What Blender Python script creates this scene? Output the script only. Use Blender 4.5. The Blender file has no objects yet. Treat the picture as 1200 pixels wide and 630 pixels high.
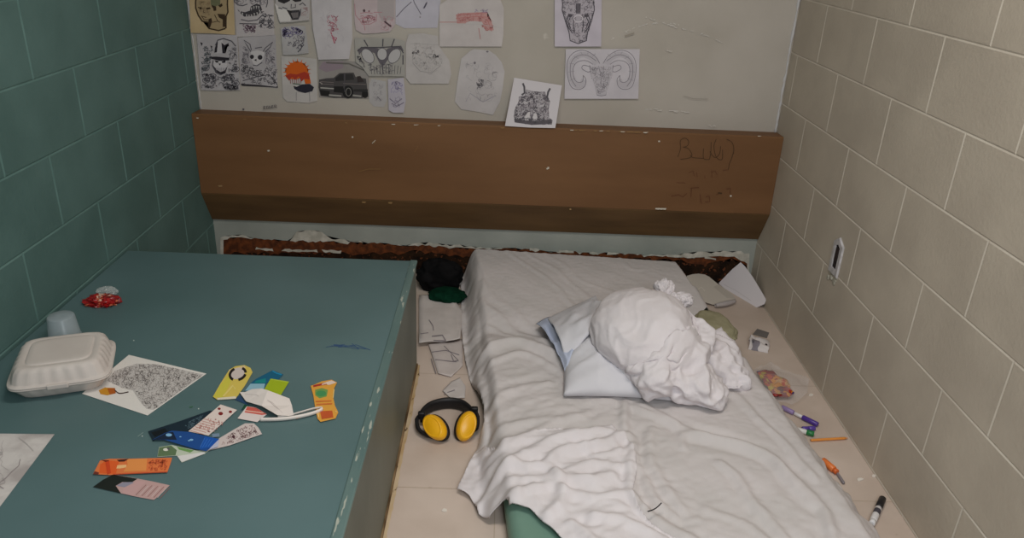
import bpy, bmesh, math, random
import numpy as np
from mathutils import Vector, Matrix, noise as mn
rnd = random.Random(7)
SC = bpy.context.scene
COL = SC.collection

# ------------------------------------------------------------------ camera
CAM = dict(h=1.4492, p=0.41726, yaw=0.02244, roll=0.04508, f=916.05)
XL, XR, D = -1.2297, 1.1406, 3.1816
CEIL = 2.45
BED = 0.40                       # height of the bunk's top
EDGE = -0.2655                   # x of the bunk's open side
def cam_axes():
    p, y, r = CAM['p'], CAM['yaw'], CAM['roll']
    fw = Vector((math.sin(y)*math.cos(p), math.cos(y)*math.cos(p), -math.sin(p)))
    rt = Vector((math.cos(y), -math.sin(y), 0)); up = rt.cross(fw)
    return rt*math.cos(r)+up*math.sin(r), -rt*math.sin(r)+up*math.cos(r), fw
RT, UP, FW = cam_axes()
EYE = Vector((0, 0, CAM['h']))
def merge(o, other):
    """take another mesh's faces into o's mesh (both unrotated, placed by their own matrices)"""
    bpy.context.view_layer.update()
    a, b_ = o.data, other.data; T = o.matrix_world.inverted() @ other.matrix_world
    mi = []
    for m in b_.materials:
        if m.name not in [x.name for x in a.materials]: a.materials.append(m)
        mi.append([x.name for x in a.materials].index(m.name))
    bm = bmesh.new(); bm.from_mesh(a); base = [bm.verts.new(T @ v.co) for v in b_.vertices]
    for p in b_.polygons:
        f = bm.faces.new([base[i] for i in p.vertices]); f.material_index = mi[p.material_index] if mi else 0
    bm.to_mesh(a); bm.free(); bpy.data.objects.remove(other); a.update(); return o
class Plane:                     # a real surface of the room; at() turns a measured direction into a point on it
    def __init__(s, p, n): s.p = Vector(p); s.n = Vector(n).normalized()
    def at(s, u, v, off=0.0):
        d = FW + RT*((u-600)/CAM['f']) - UP*((v-315)/CAM['f'])
        return EYE + d*(((s.p + s.n*off - EYE).dot(s.n))/d.dot(s.n))
WALL = Plane((0, D, 0), (0, -1, 0))
BEDP = Plane((0, 0, BED), (0, 0, 1))
FLOOR = Plane((0, 0, 0), (0, 0, 1))
def fl(u, v, z=0.0): return FLOOR.at(u, v, z)

# ------------------------------------------------------------------ materials
def lin(c): return tuple((x/255/12.92 if x <= 10 else ((x/255+.055)/1.055)**2.4) for x in c) + (1,)
_m = {}
def M(rgb, rough=.7, spec=.3, metal=0, trans=0, name=None):
    k = (tuple(rgb), rough, spec, metal, trans)
    if k in _m: return _m[k]
    m = bpy.data.materials.new(name or 'paint_%d_%d_%d' % tuple(rgb)); m.use_nodes = True
    b = m.node_tree.nodes['Principled BSDF']
    b.inputs['Base Color'].default_value = lin(rgb); b.inputs['Roughness'].default_value = rough
    b.inputs['Specular IOR Level'].default_value = spec; b.inputs['Metallic'].default_value = metal
    if trans: b.inputs['Transmission Weight'].default_value = trans; b.inputs['IOR'].default_value = 1.3
    _m[k] = m; return m
def NM(name, rgb, rgb2=None, scale=6, rough=.75, spec=.25, bump=0, bscale=60, detail=6, lo=.35, hi=.65, stretch=(1, 1, 1), spots=None):
    """noise-mottled paint with an optional fine bump"""
    m = bpy.data.materials.new(name); m.use_nodes = True; t = m.node_tree; L = t.links
    b = t.nodes['Principled BSDF']; b.inputs['Roughness'].default_value = rough; b.inputs['Specular IOR Level'].default_value = spec
    tc = t.nodes.new('ShaderNodeTexCoord'); mp = t.nodes.new('ShaderNodeMapping'); mp.inputs['Scale'].default_value = stretch
    L.new(tc.outputs['Object'], mp.inputs['Vector'])
    n = t.nodes.new('ShaderNodeTexNoise'); n.inputs['Scale'].default_value = scale; n.inputs['Detail'].default_value = detail
    L.new(mp.outputs['Vector'], n.inputs['Vector'])
    r = t.nodes.new('ShaderNodeValToRGB'); r.color_ramp.elements[0].position = lo; r.color_ramp.elements[1].position = hi
    r.color_ramp.elements[0].color = lin(rgb); r.color_ramp.elements[1].color = lin(rgb2 or rgb)
    L.new(n.outputs['Fac'], r.inputs['Fac']); out = r.outputs['Color']
    if spots:                                       # (rgb, scale, threshold)
        n2 = t.nodes.new('ShaderNodeTexNoise'); n2.inputs['Scale'].default_value = spots[1]; n2.inputs['Detail'].default_value = 3
        L.new(mp.outputs['Vector'], n2.inputs['Vector'])
        r2 = t.nodes.new('ShaderNodeValToRGB'); r2.color_ramp.elements[0].position = spots[2]; r2.color_ramp.elements[1].position = spots[2]+.03
        L.new(n2.outputs['Fac'], r2.inputs['Fac'])
        mx = t.nodes.new('ShaderNodeMix'); mx.data_type = 'RGBA'
        L.new(r2.outputs['Color'], mx.inputs['Factor']); L.new(out, mx.inputs['A']); mx.inputs['B'].default_value = lin(spots[0]); out = mx.outputs['Result']
    L.new(out, b.inputs['Base Color'])
    if bump:
        n3 = t.nodes.new('ShaderNodeTexNoise'); n3.inputs['Scale'].default_value = bscale; n3.inputs['Detail'].default_value = 4
        L.new(tc.outputs['Object'], n3.inputs['Vector'])
        bp = t.nodes.new('ShaderNodeBump'); bp.inputs['Strength'].default_value = bump; bp.inputs['Distance'].default_value = .004
        L.new(n3.outputs['Fac'], bp.inputs['Height']); L.new(bp.outputs['Normal'], b.inputs['Normal'])
    return m
def film(name, rgb, alpha=.25, rough=.15):
    m = bpy.data.materials.new(name); m.use_nodes = True; t = m.node_tree
    b = t.nodes['Principled BSDF']; b.inputs['Base Color'].default_value = lin(rgb); b.inputs['Roughness'].default_value = rough
    b.inputs['Alpha'].default_value = alpha; b.inputs['Specular IOR Level'].default_value = .6
    return m

TEAL = NM('teal_block_paint', (80, 108, 104), (90, 119, 115), 5, .6, .3, .25, 90)
TEALJ = NM('teal_joint_paint', (86, 116, 111), (98, 128, 123), 9, .6, .3)
BEIGE = NM('beige_block_paint', (183, 172, 157), (195, 184, 168), 5, .55, .35, .25, 90)
BEIGEJ = NM('beige_joint_paint', (192, 182, 168), (204, 195, 181), 9, .6, .3)
GREY = NM('grey_wall_paint', (180, 172, 161), (190, 182, 172), 3.0, .6, .3, .2, 25, spots=((200, 193, 183), 9, .70))
PALE = NM('pale_wall_paint', (150, 154, 147), (164, 167, 160), 5, .5, .35, .2, 30)
CHIP = NM('bare_white_paint', (176, 172, 160), (208, 203, 192), 30, .8, .2)
BROWN = NM('brown_painted_wood', (116, 81, 51), (127, 90, 58), 3, .55, .3, .1, 40, stretch=(.6, 1, 3))
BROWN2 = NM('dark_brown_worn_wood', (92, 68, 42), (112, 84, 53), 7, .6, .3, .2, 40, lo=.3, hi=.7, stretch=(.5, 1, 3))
FLOORM = NM('worn_tan_floor_paint', (196, 178, 164), (211, 194, 181), 4, .55, .3, .12, 30, spots=((186, 168, 152), 14, .72))
CEILM = NM('white_ceiling_paint', (200, 198, 190), (206, 204, 197), 2)
BUNKT = NM('bunk_teal_paint', (83, 108, 109), (92, 117, 119), 2.2, .42, .4, .06, 30, detail=3)
BUNKS = NM('bunk_side_paint', (94, 98, 88), (112, 116, 105), 4, .5, .35, .08, 30, spots=((96, 94, 72), 2.4, .66), stretch=(1, 1, .6))
LINEN = NM('white_bedsheet_cotton', (205, 199, 197), (212, 205, 204), 8, .85, .12, .05, 250)
LINEN2 = NM('white_cotton_blanket', (226, 219, 221), (232, 226, 229), 8, .9, .1, .2, 260)
TOPS = NM('white_top_sheet_cotton', (221, 214, 215), (227, 221, 223), 8, .85, .12, .08, 250)
PILLOWC = NM('white_pillowcase_cotton', (214, 212, 217), (221, 219, 224), 8, .85, .12, .05, 200)
VINYL = NM('green_mattress_vinyl', (112, 146, 130), (120, 153, 138), 8, .5, .4, .05, 60)
FOAM = NM('cream_foam', (198, 188, 181), (204, 195, 188), 12, .55, .35)
YEL = NM('yellow_plastic', (242, 178, 22), (250, 188, 30), 20, .35, .5)
BLK = M((24, 22, 24), .5, .4)
BLKC = NM('black_cloth', (17, 17, 18), (26, 25, 26), 30, .95, .05)
DGREEN = NM('dark_green_cloth', (8, 40, 27), (14, 52, 36), 30, .95, .05)
INK = M((90, 86, 92)); INKG = M((124, 117, 123)); INKL = M((152, 145, 150))
PAPER = (214, 208, 210)

# ------------------------------------------------------------------ object helpers
def link(o): COL.objects.link(o); return o
def tag(o, label, cat, group=None):
    o['label'] = label; o['category'] = cat
    if group: o['group'] = group
    return o
def struct(o): o['kind'] = 'structure'; return o
def empty(name, loc, rz=0):
    o = bpy.data.objects.new(name, None); link(o); o.location = loc; o.rotation_euler = (0, 0, rz); o.empty_display_size = .05
    bpy.context.view_layer.update(); return o
def adopt(o, parent):
    o.parent = parent; o.matrix_parent_inverse = parent.matrix_world.inverted(); return o
def mesh_obj(name, verts, faces, mats, fm=None, smooth=False, parent=None):
    me = bpy.data.meshes.new(name); me.from_pydata([tuple(v) for v in verts], [], faces)
    for m in (mats if isinstance(mats, (list, tuple)) else [mats]): me.materials.append(m)
    if fm is not None: me.polygons.foreach_set('material_index', fm)
    if smooth: me.polygons.foreach_set('use_smooth', [True]*len(faces))
    me.update(); o = link(bpy.data.objects.new(name, me))
    if parent: adopt(o, parent)
    return o
def bm_obj(name, bm, mats, smooth=False, parent=None):
    bmesh.ops.recalc_face_normals(bm, faces=bm.faces[:])
    me = bpy.data.meshes.new(name); bm.to_mesh(me); bm.free()
    for m in (mats if isinstance(mats, (list, tuple)) else [mats]): me.materials.append(m)
    if smooth: me.polygons.foreach_set('use_smooth', [True]*len(me.polygons))
    o = link(bpy.data.objects.new(name, me))
    if parent: adopt(o, parent)
    return o
def box_bm(bm, lo, hi, bev=0, seg=2, mi=0):
    r = bmesh.ops.create_cube(bm, size=1); vs = r['verts']
    for v in vs: v.co = Vector([lo[i]+(v.co[i]+.5)*(hi[i]-lo[i]) for i in range(3)])
    fs = set(f for v in vs for f in v.link_faces)
    for f in fs: f.material_index = mi
    if bev:
        es = set(e for v in vs for e in v.link_edges)
        bmesh.ops.bevel(bm, geom=list(es), offset=bev, segments=seg, affect='EDGES', profile=.5)
def tube_bm(bm, pts, rad, seg=10, caps=True, mi=0, flat=None):
    """tube along points; rad a number or list; flat=(axis vector, factor) squashes the section"""
    pts = [Vector(p) for p in pts]; n = len(pts); rs = rad if isinstance(rad, (list, tuple)) else [rad]*n
    up = None; rings = []
    for i, p in enumerate(pts):
        t = (pts[min(i+1, n-1)]-pts[max(i-1, 0)]).normalized()
        if up is None: up = Vector((0, 0, 1)) if abs(t.z) < .9 else Vector((1, 0, 0))
        a = t.cross(up).normalized(); b = a.cross(t).normalized(); up = b
        rings.append([bm.verts.new(p+a*math.cos(k*2*math.pi/seg)*rs[i]+b*math.sin(k*2*math.pi/seg)*rs[i]) for k in range(seg)])
    for i in range(n-1):
        for k in range(seg):
            f = bm.faces.new((rings[i][k], rings[i][(k+1) % seg], rings[i+1][(k+1) % seg], rings[i+1][k])); f.material_index = mi; f.smooth = True
    if caps:
        for r in (rings[0], rings[-1]): bm.faces.new(r).material_index = mi
def smoothpts(pts, n=6):
    out = []; P = [Vector(p) for p in pts]
    for i in range(len(P)-1):
        a, b, c, d = P[max(i-1, 0)], P[i], P[i+1], P[min(i+2, len(P)-1)]
        for k in range(n):
            t = k/n
            out.append(.5*((2*b)+(c-a)*t+(2*a-5*b+4*c-d)*t*t+(3*b-a-3*c+d)*t**3))
    return out+[P[-1]]

# ------------------------------------------------------------------ flat printed things
def cv(ox, oy, s): return lambda pts: [(ox+x/s, oy+y/s) for x, y in pts]
def inside(p, poly):
    x, y = p; c = False
    for i in range(len(poly)):
        (x1, y1), (x2, y2) = poly[i-1], poly[i]
        if (y1 > y) != (y2 > y) and x < (x2-x1)*(y-y1)/(y2-y1)+x1: c = not c
    return c
def ell(cx, cy, rx, ry, n=20, a0=0, a1=360, rot=0):
    r = math.radians(rot); o = []
    for k in range(n+1):
        a = math.radians(a0+(a1-a0)*k/n); x, y = rx*math.cos(a), ry*math.sin(a)
        o.append((cx+x*math.cos(r)-y*math.sin(r), cy+x*math.sin(r)+y*math.cos(r)))
    return o
def scrib(poly, n, rad, seed, seg=7):
    """n small random curls inside a region"""
    R = random.Random(seed); xs = [p[0] for p in poly]; ys = [p[1] for p in poly]; out = []
    while len(out) < n:
        p = (R.uniform(min(xs), max(xs)), R.uniform(min(ys), max(ys)))
        if not inside(p, poly): continue
        r = rad*R.uniform(.5, 1.3); a = R.uniform(0, 360); s = ell(p[0], p[1], r, r*R.uniform(.4, 1), seg, a, a+R.uniform(110, 330), R.uniform(0, 180))
        out.append([q for q in s if inside(q, poly)])
    return [s for s in out if len(s) > 2]
class Print:
    """a sheet of paper or card with its printing, one mesh"""
    def __init__(s, plane, off=0.0, warp=None):
        s.pl, s.off, s.warp = plane, off, warp; s.bm = bmesh.new(); s.mats = []; s.k = 0
    def mi(s, m):
        if not isinstance(m, bpy.types.Material): m = M(m)
        if m not in s.mats: s.mats.append(m)
        return s.mats.index(m)
    def P(s, u, v, o):
        p = s.pl.at(u, v, s.off+o)
        return p+s.warp(u, v) if s.warp else p
    def base(s, poly, m, th=.0008):
        s.th = th; i = s.mi(m)
        top = [s.bm.verts.new(s.P(u, v, th)) for u, v in poly]; bot = [s.bm.verts.new(s.P(u, v, 0)) for u, v in poly]
        n = len(poly); fs = [s.bm.faces.new(top), s.bm.faces.new(bot[::-1])]
        fs += [s.bm.faces.new((top[j], top[(j+1) % n], bot[(j+1) % n], bot[j])) for j in range(n)]
        for f in fs: f.material_index = i
        bmesh.ops.triangulate(s.bm, faces=fs[:2]); return s
    def fill(s, poly, m):
        s.k += 1; o = s.th+.00012*s.k; i = s.mi(m)
        if len(poly) > 3 and poly[0] == poly[-1]: poly = poly[:-1]
        f = s.bm.faces.new([s.bm.verts.new(s.P(u, v, o)) for u, v in poly]); f.material_index = i
        bmesh.ops.triangulate(s.bm, faces=[f]); return s
    def line(s, pts, m, w=1.0, smooth=False):
        s.lines([pts], m, w, smooth); return s
    def lines(s, lst, m, w=1.0, smooth=False):
        s.k += 1; o = s.th+.00012*s.k; i = s.mi(m)
        for pts in lst:
            if smooth: pts = [(p.x, p.y) for p in smoothpts([(x, y, 0) for x, y in pts], 5)]
            L = []; n = len(pts)
            for j, (x, y) in enumerate(pts):
                a, b = pts[max(j-1, 0)], pts[min(j+1, n-1)]; dx, dy = b[0]-a[0], b[1]-a[1]; l = math.hypot(dx, dy) or 1
                ww = w*(.40 if w < 1 else .5)
                L.append((s.bm.verts.new(s.P(x-dy/l*ww, y+dx/l*ww, o)), s.bm.verts.new(s.P(x+dy/l*ww, y-dx/l*ww, o))))
            for j in range(n-1):
                s.bm.faces.new((L[j][0], L[j][1], L[j+1][1], L[j+1][0])).material_index = i
        return s
    def done(s, name, label=None, cat=None, group=None, parent=None):
        me = bpy.data.meshes.new(name)
        for f in s.bm.faces:
            f.normal_update()
            c = f.calc_center_median()
        s.bm.to_mesh(me); s.bm.free()
        for m in s.mats: me.materials.append(m)
        o = link(bpy.data.objects.new(name, me))
        if label: tag(o, label, cat, group)
        if parent: adopt(o, parent)
        return o

# ------------------------------------------------------------------ numpy noise
_rs = np.random.RandomState(3); _perm = _rs.permutation(512); _perm = np.concatenate([_perm]*3); _ang = _rs.rand(512)*2*np.pi
def perlin(x, y):
    xi, yi = np.floor(x).astype(int), np.floor(y).astype(int); xf, yf = x-xi, y-yi
    u, v = xf*xf*xf*(xf*(xf*6-15)+10), yf*yf*yf*(yf*(yf*6-15)+10)
    def g(ix, iy, dx, dy):
        a = _ang[_perm[(_perm[ix & 511]+iy) & 511]]; return np.cos(a)*dx+np.sin(a)*dy
    a = g(xi, yi, xf, yf)*(1-u)+g(xi+1, yi, xf-1, yf)*u
    b = g(xi, yi+1, xf, yf-1)*(1-u)+g(xi+1, yi+1, xf-1, yf-1)*u
    return (a*(1-v)+b*v)*1.4
def ridged(x, y): return 1-np.abs(perlin(x, y))*1.8
def sstep(a, b, x): t = np.clip((x-a)/(b-a), 0, 1); return t*t*(3-2*t)
def seg_dist(X, Y, pts):
    d = np.full(X.shape, 1e9)
    for (ax, ay), (bx, by) in zip(pts[:-1], pts[1:]):
        vx, vy = bx-ax, by-ay; t = np.clip(((X-ax)*vx+(Y-ay)*vy)/(vx*vx+vy*vy+1e-12), 0, 1)
        d = np.minimum(d, np.hypot(X-ax-t*vx, Y-ay-t*vy))
    return d

# ================================================================== THE ROOM
H8, H16 = .2032, .4064
Y0 = -1.3                                           # the cell is open behind the camera
def block_wall(name, X, sx, zoff, yj, mats):
    """concrete block wall with recessed joints; sx = direction of the room side"""
    V, F, FM = [], [], []; g, dep = .0040, .0022
    def quad(a, b, c, d, m): i = len(V); V.extend([a, b, c, d]); F.append((i, i+1, i+2, i+3)); FM.append(m)
    z0 = zoff-math.ceil(zoff/H8)*H8; r = 0
    k0 = round((zoff-z0)/H8)
    zz = z0
    while zz < CEIL:
        za, zb = max(zz, 0), min(zz+H8, CEIL); row = r-k0              # row -1 is the one right below zoff
        off = yj if row % 2 else yj+H8
        y = off-math.ceil((off-Y0)/H16)*H16
        while y < D:
            ya, yb = max(y, Y0), min(y+H16, D)
            if yb-ya > 1e-4 and zb-za > 1e-4:
                x0, x1 = X, X-sx*dep
                o = [(ya, za), (yb, za), (yb, zb), (ya, zb)]
                gy0, gy1 = (g if ya == y else 0), (g if yb == y+H16 else 0); gz0, gz1 = (g if za == zz else 0), (g if zb == zz+H8 else 0)
                n = [(ya+gy0, za+gz0), (yb-gy1, za+gz0), (yb-gy1, zb-gz1), (ya+gy0, zb-gz1)]
                quad(*[(x0, a, b) for a, b in n], 0)
                for j in range(4):
                    a, b = o[j], o[(j+1) % 4]; c, d = n[(j+1) % 4], n[j]
                    if a != d or b != c: quad((x1,)+a, (x1,)+b, (x0,)+c, (x0,)+d, 1)
            y += H16
        zz += H8; r += 1
    i = len(V); X2 = X-sx*.12                                             # solid back of the wall
    V += [(X2, Y0, 0), (X2, D, 0), (X2, D, CEIL), (X2, Y0, CEIL)]; F.append((i, i+1, i+2, i+3)); FM.append(0)
    return struct(mesh_obj(name, V, F, mats, FM))
block_wall('wall_left', XL, 1, 1.0185, 2.6901, [TEAL, TEALJ])
block_wall('wall_right', XR, -1, 1.22655, 2.8997, [BEIGE, BEIGEJ])
bm = bmesh.new(); box_bm(bm, (XL-.12, Y0, -.1), (XR+.12, D+.12, 0)); floor = struct(bm_obj('floor', bm, FLOORM))
bm = bmesh.new(); box_bm(bm, (XL-.12, Y0, CEIL), (XR+.12, D+.12, CEIL+.1)); struct(bm_obj('ceiling', bm, CEILM))

# back wall: grey above, paler below the brown box; rust eats the foot of it
bm = bmesh.new(); box_bm(bm, (XL-.12, D, -.1), (XR+.12, D+.12, .45)); box_bm(bm, (XL-.12, D, .45), (XR+.12, D+.12, CEIL), mi=1)
struct(bm_obj('wall_back', bm, [PALE, GREY]))
# joints of the floor covering
def strip(name, pts, w, m, z=.0006):
    b = bmesh.new()
    for (x0, y0), (x1, y1) in pts:
        dx, dy = x1-x0, y1-y0; l = math.hypot(dx, dy); nx, ny = -dy/l*w/2, dx/l*w/2
        b.faces.new([b.verts.new((x0+nx, y0+ny, z)), b.verts.new((x1+nx, y1+ny, z)), b.verts.new((x1-nx, y1-ny, z)), b.verts.new((x0-nx, y0-ny, z))])
    return bm_obj(name, b, m)
seam = fl(520, 572)
struct(strip('trim_1', [((EDGE, seam.y), (XR, seam.y)), ((.02, Y0), (.02, D)), ((EDGE, seam.y-.6), (XR, seam.y-.6)), ((EDGE, seam.y+.6), (XR, seam.y+.6))], .0022, M((186, 168, 148))))

def ragged(name, plane, poly, mats_layers, seed, label=None, cat=None, off=.0008):
    pass
# rust strip along the foot of the back wall: one ragged crust with flakes of paint
def rust_strip():
    pr = Print(WALL, .0); R = random.Random(5)
    W0 = WALL
    def edge(u0, u1, vs, step, amp):
        o = []; n = max(2, int((u1-u0)/step))
        for k in range(n+1):
            u = u0+(u1-u0)*k/n; j = u
            # piecewise linear target line
            for (ua, va), (ub, vb) in zip(vs[:-1], vs[1:]):
                if ua <= u <= ub: v = va+(vb-va)*(u-ua)/(ub-ua)
            o.append((u+R.uniform(-1, 1), v+R.uniform(-amp, amp)))
        return o
    topc = [(255, 279), (262, 275), (285, 276), (300, 281), (340, 283), (347, 270), (378, 271), (386, 280), (450, 286), (470, 287), (500, 285), (548, 288), (600, 293), (700, 296), (780, 300), (800, 297), (860, 294), (879, 298)]
    bott = [(255, 314), (879, 336)]
    # bare white where the paint has flaked, then rust, then the dark rotten foot
    a = edge(258, 878, topc, 5, 1.6); b = edge(258, 878, bott, 60, 0)
    pr.base(a+b[::-1], CHIP, .001)
    rt = [(258, 284), (268, 278), (300, 280), (345, 282), (450, 286), (468, 288), (485, 287), (552, 292), (605, 292), (640, 294), (700, 297), (790, 301), (820, 303), (860, 300), (879, 309)]
    a = edge(262, 876, rt, 4, 1.8); b = edge(262, 876, bott, 60, 0)
    pr.fill(a+b[::-1], NM('orange_rust', (116, 64, 36), (80, 46, 30), 38, .9, .1, .6, 90, lo=.35, hi=.6))
    dk = [(258, 297), (300, 296), (350, 297), (470, 297), (480, 294), (552, 301), (605, 299), (700, 302), (790, 305), (830, 309), (860, 304), (879, 316)]
    a = edge(270, 874, dk, 4, 2.2); b = edge(270, 874, bott, 60, 0)
    pr.fill(a+b[::-1], NM('dark_rust', (52, 34, 22), (26, 19, 15), 30, .95, .1, .6, 90, spots=((96, 56, 36), 60, .6)))
    for (u0, u1, v) in [(300, 320, 291), (330, 372, 293), (378, 400, 294), (620, 632, 292), (655, 672, 294), (690, 700, 296), (712, 722, 296), (800, 815, 300), (826, 838, 302)]:
        a = edge(u0, u1, [(u0, v-1), (u1, v)], 4, 1); b = edge(u0, u1, [(u0, v+1.5), (u1, v+2.5)], 4, 1)
        pr.fill(a+b[::-1], CHIP)
    o = pr.done('trim_2'); struct(o)
rust_strip()
# bead of white caulk where the grey wall meets the side walls
for nm, xx, w in (('trim_3', XR-.007, .007), ('trim_4', XL+.006, .004)):
    b = bmesh.new(); R = random.Random(11)
    pts = [(xx+R.uniform(-.0015, .0015), D-.001, .70+k*(CEIL-.70)/120) for k in range(121)]
    tube_bm(b, pts, [w*R.uniform(.35, 1) for _ in pts], 6); struct(bm_obj(nm, b, M((205, 203, 203)), True))
# scuffs scratched in the grey paint and a word in marker: printing of the wall itself
sc = Print(WALL, .0); c = cv(690, 20, 4.5)
sc.th = 0; sc.base([(0, 0)]*3 if False else cv(690, 20, 4.5)([(300, 484), (330, 486), (330, 490), (300, 488)]), M((196, 192, 186)), .0005)
R = random.Random(2)
for pts, n in [([(110, 120), (200, 75), (290, 40), (380, 30), (480, 40)], 26), ([(380, 25), (480, 60), (600, 90), (720, 140)], 22), ([(320, 485), (530, 502)], 14), ([(300, 0), (370, 25)], 6), ([(400, 175), (460, 185)], 5), ([(620, 572), (665, 574)], 6)]:
    P = [(p.x, p.y) for p in smoothpts([(x, y, 0) for x, y in pts], 12)]
    for _ in range(n):
        i = R.randrange(len(P)-1); x, y = P[i]; x2, y2 = P[i+1]
        sc.line(c([(x+R.uniform(-3, 3), y+R.uniform(-5, 5)), (x2+R.uniform(0, 6), y2+R.uniform(-5, 5))]), M((212, 206, 199)), R.uniform(.5, 1.1))
sc.line(c([(190, 100), (240, 84)]), M((160, 150, 138)), 1.4); sc.line(c([(500, 415), (550, 430), (630, 432)]), M((164, 157, 148)), .8)
c = cv(220, 120, 3.0)                                # small hand-lettered word above the left end of the brown box
for L in ([(267, 24), (267, 13), (272, 13), (273, 17), (268, 18), (274, 24)], [(277, 13), (282, 12), (283, 21), (278, 23), (277, 13)], [(291, 13), (287, 12), (286, 21), (292, 20), (292, 16), (289, 17)],
          [(301, 10), (295, 11), (296, 20), (302, 18)], [(296, 15), (301, 14)], [(306, 19), (305, 9), (311, 9), (312, 13), (307, 14), (314, 19)]):
    sc.line(c([(x, y) for x, y in L]), INK, .9)
sc.fill(c([(192, 21), (199, 21), (199, 27), (193, 27)]), INK)
struct(sc.done('trim_5'))

# brown boxed-in timber across the back wall
PF = 3.088                                           # y of its front face
def brown_box():
    t = empty('boxed_timber_ledge', (0, D, .22)); x0, x1 = XL+.001, XR-.001
    prof = [(D-.001, .700), (PF+.004, .703), (PF, .698), (PF-.002, .374)]
    V, F = [], []
    for x in (x0, x1): V += [(x, y, z) for y, z in prof+[(D-.001, .374)]]
    n = 5; F = [(k, (k+1) % n, n+(k+1) % n, n+k) for k in range(n)]+[tuple(range(n)), tuple(range(2*n-1, n-1, -1))]
    front = mesh_obj('front_board', V, F, BROWN, parent=t)
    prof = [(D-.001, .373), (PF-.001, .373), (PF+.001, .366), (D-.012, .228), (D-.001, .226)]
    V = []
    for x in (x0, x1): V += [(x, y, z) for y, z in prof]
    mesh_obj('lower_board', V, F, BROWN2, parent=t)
    tag(t, 'long brown painted wooden ledge boxed across the foot of the back wall', 'ledge')
    pl = Plane((0, PF-.001, .5), (0, -1, 0)); g = Print(pl, .0004)
    g.th = 0; c = cv(560, 130, 3.0)
    dkb = M((80, 56, 33)); red = M((104, 64, 40)); wh = M((214, 206, 190))
    g.base(c([(245, 196), (251, 197), (250, 204), (244, 203)]), wh, .0004)
    h = cv(780, 155, 7.41)
    for s in ([(105, 215), (130, 140), (128, 75), (165, 50), (200, 75), (190, 115), (150, 130)], [(150, 128), (195, 140), (228, 190), (210, 220), (130, 235)], [(215, 195), (235, 218), (330, 226)],
              [(330, 140), (330, 226), (380, 236)], [(380, 236), (392, 180), (396, 85)], [(385, 165), (410, 205), (440, 218), (470, 180), (478, 120)], [(440, 60), (420, 120), (440, 215), (490, 235), (495, 150)],
              [(530, 60), (572, 82), (592, 130), (590, 190)], [(592, 160), (572, 230), (555, 270), (545, 325)]):
        g.line(h(s), dkb, .9, True)
    for s in ([(95, 435), (170, 440)], [(200, 350), (240, 335), (250, 380)], [(270, 345), (275, 390)], [(340, 375), (342, 400)], [(400, 330), (402, 390)], [(402, 345), (430, 335), (450, 370)], [(500, 330), (540, 325)]): g.line(h(s), red, .9)
    for s in ([(50, 555), (110, 540), (150, 560), (185, 530)], [(215, 485), (290, 478)], [(225, 490), (220, 560)], [(300, 540), (310, 620)], [(350, 560), (380, 550), (385, 600), (345, 605)], [(440, 540), (480, 525)], [(530, 490), (565, 485), (560, 530)]): g.line(h(s), red, 1.0)
    g.lines([h([(455, 525), (490, 530)])], dkb, 1.6)
    R = random.Random(8)
    for (u, v, w) in [(279, 128.5+.0, 0), (640, 197, 2), (255, 217.3, 5), (313, 176, 2.5), (437, 166, 2), (412, 160, 1.5), (771, 165, 2), (667, 256.5-12, 2), (855, 229, 2)]:
        if w: g.fill([(u, v), (u+w, v-.6), (u+w+.8, v+1), (u+w*.4, v+1.6)], wh if R.random() < .7 else M((160, 130, 90)))
    for k in range(26):                              # worn paint along the top arris
        u = R.uniform(228, 910); v = 137.2+(u-222)*.0325
        if R.random() < .5: u = 700+R.uniform(-45, 60); v = 137.2+(u-222)*.0325
        g.fill([(u, v+.2), (u+R.uniform(2, 7), v+R.uniform(0, .4)), (u+R.uniform(2, 4), v+R.uniform(.8, 1.6)), (u, v+1)], M((150, 118, 76)) if k % 3 else wh)
    g.line([(420, 201), (432, 198), (446, 198)], M((140, 106, 62)), .8); g.line([(486, 178), (490, 171)], M((140, 106, 62)), .7); g.line([(436, 168), (440, 164)], wh, .8)
    for u in (424, 455, 768, 772, 776): g.fill([(u, 236+(u-424)*.022), (u+5, 236+(u-424)*.022), (u+4, 238+(u-424)*.022), (u, 237.5+(u-424)*.022)], wh if u > 700 else M((150, 118, 76)))
    merge(front, g.done('handwriting'))
brown_box()

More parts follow.
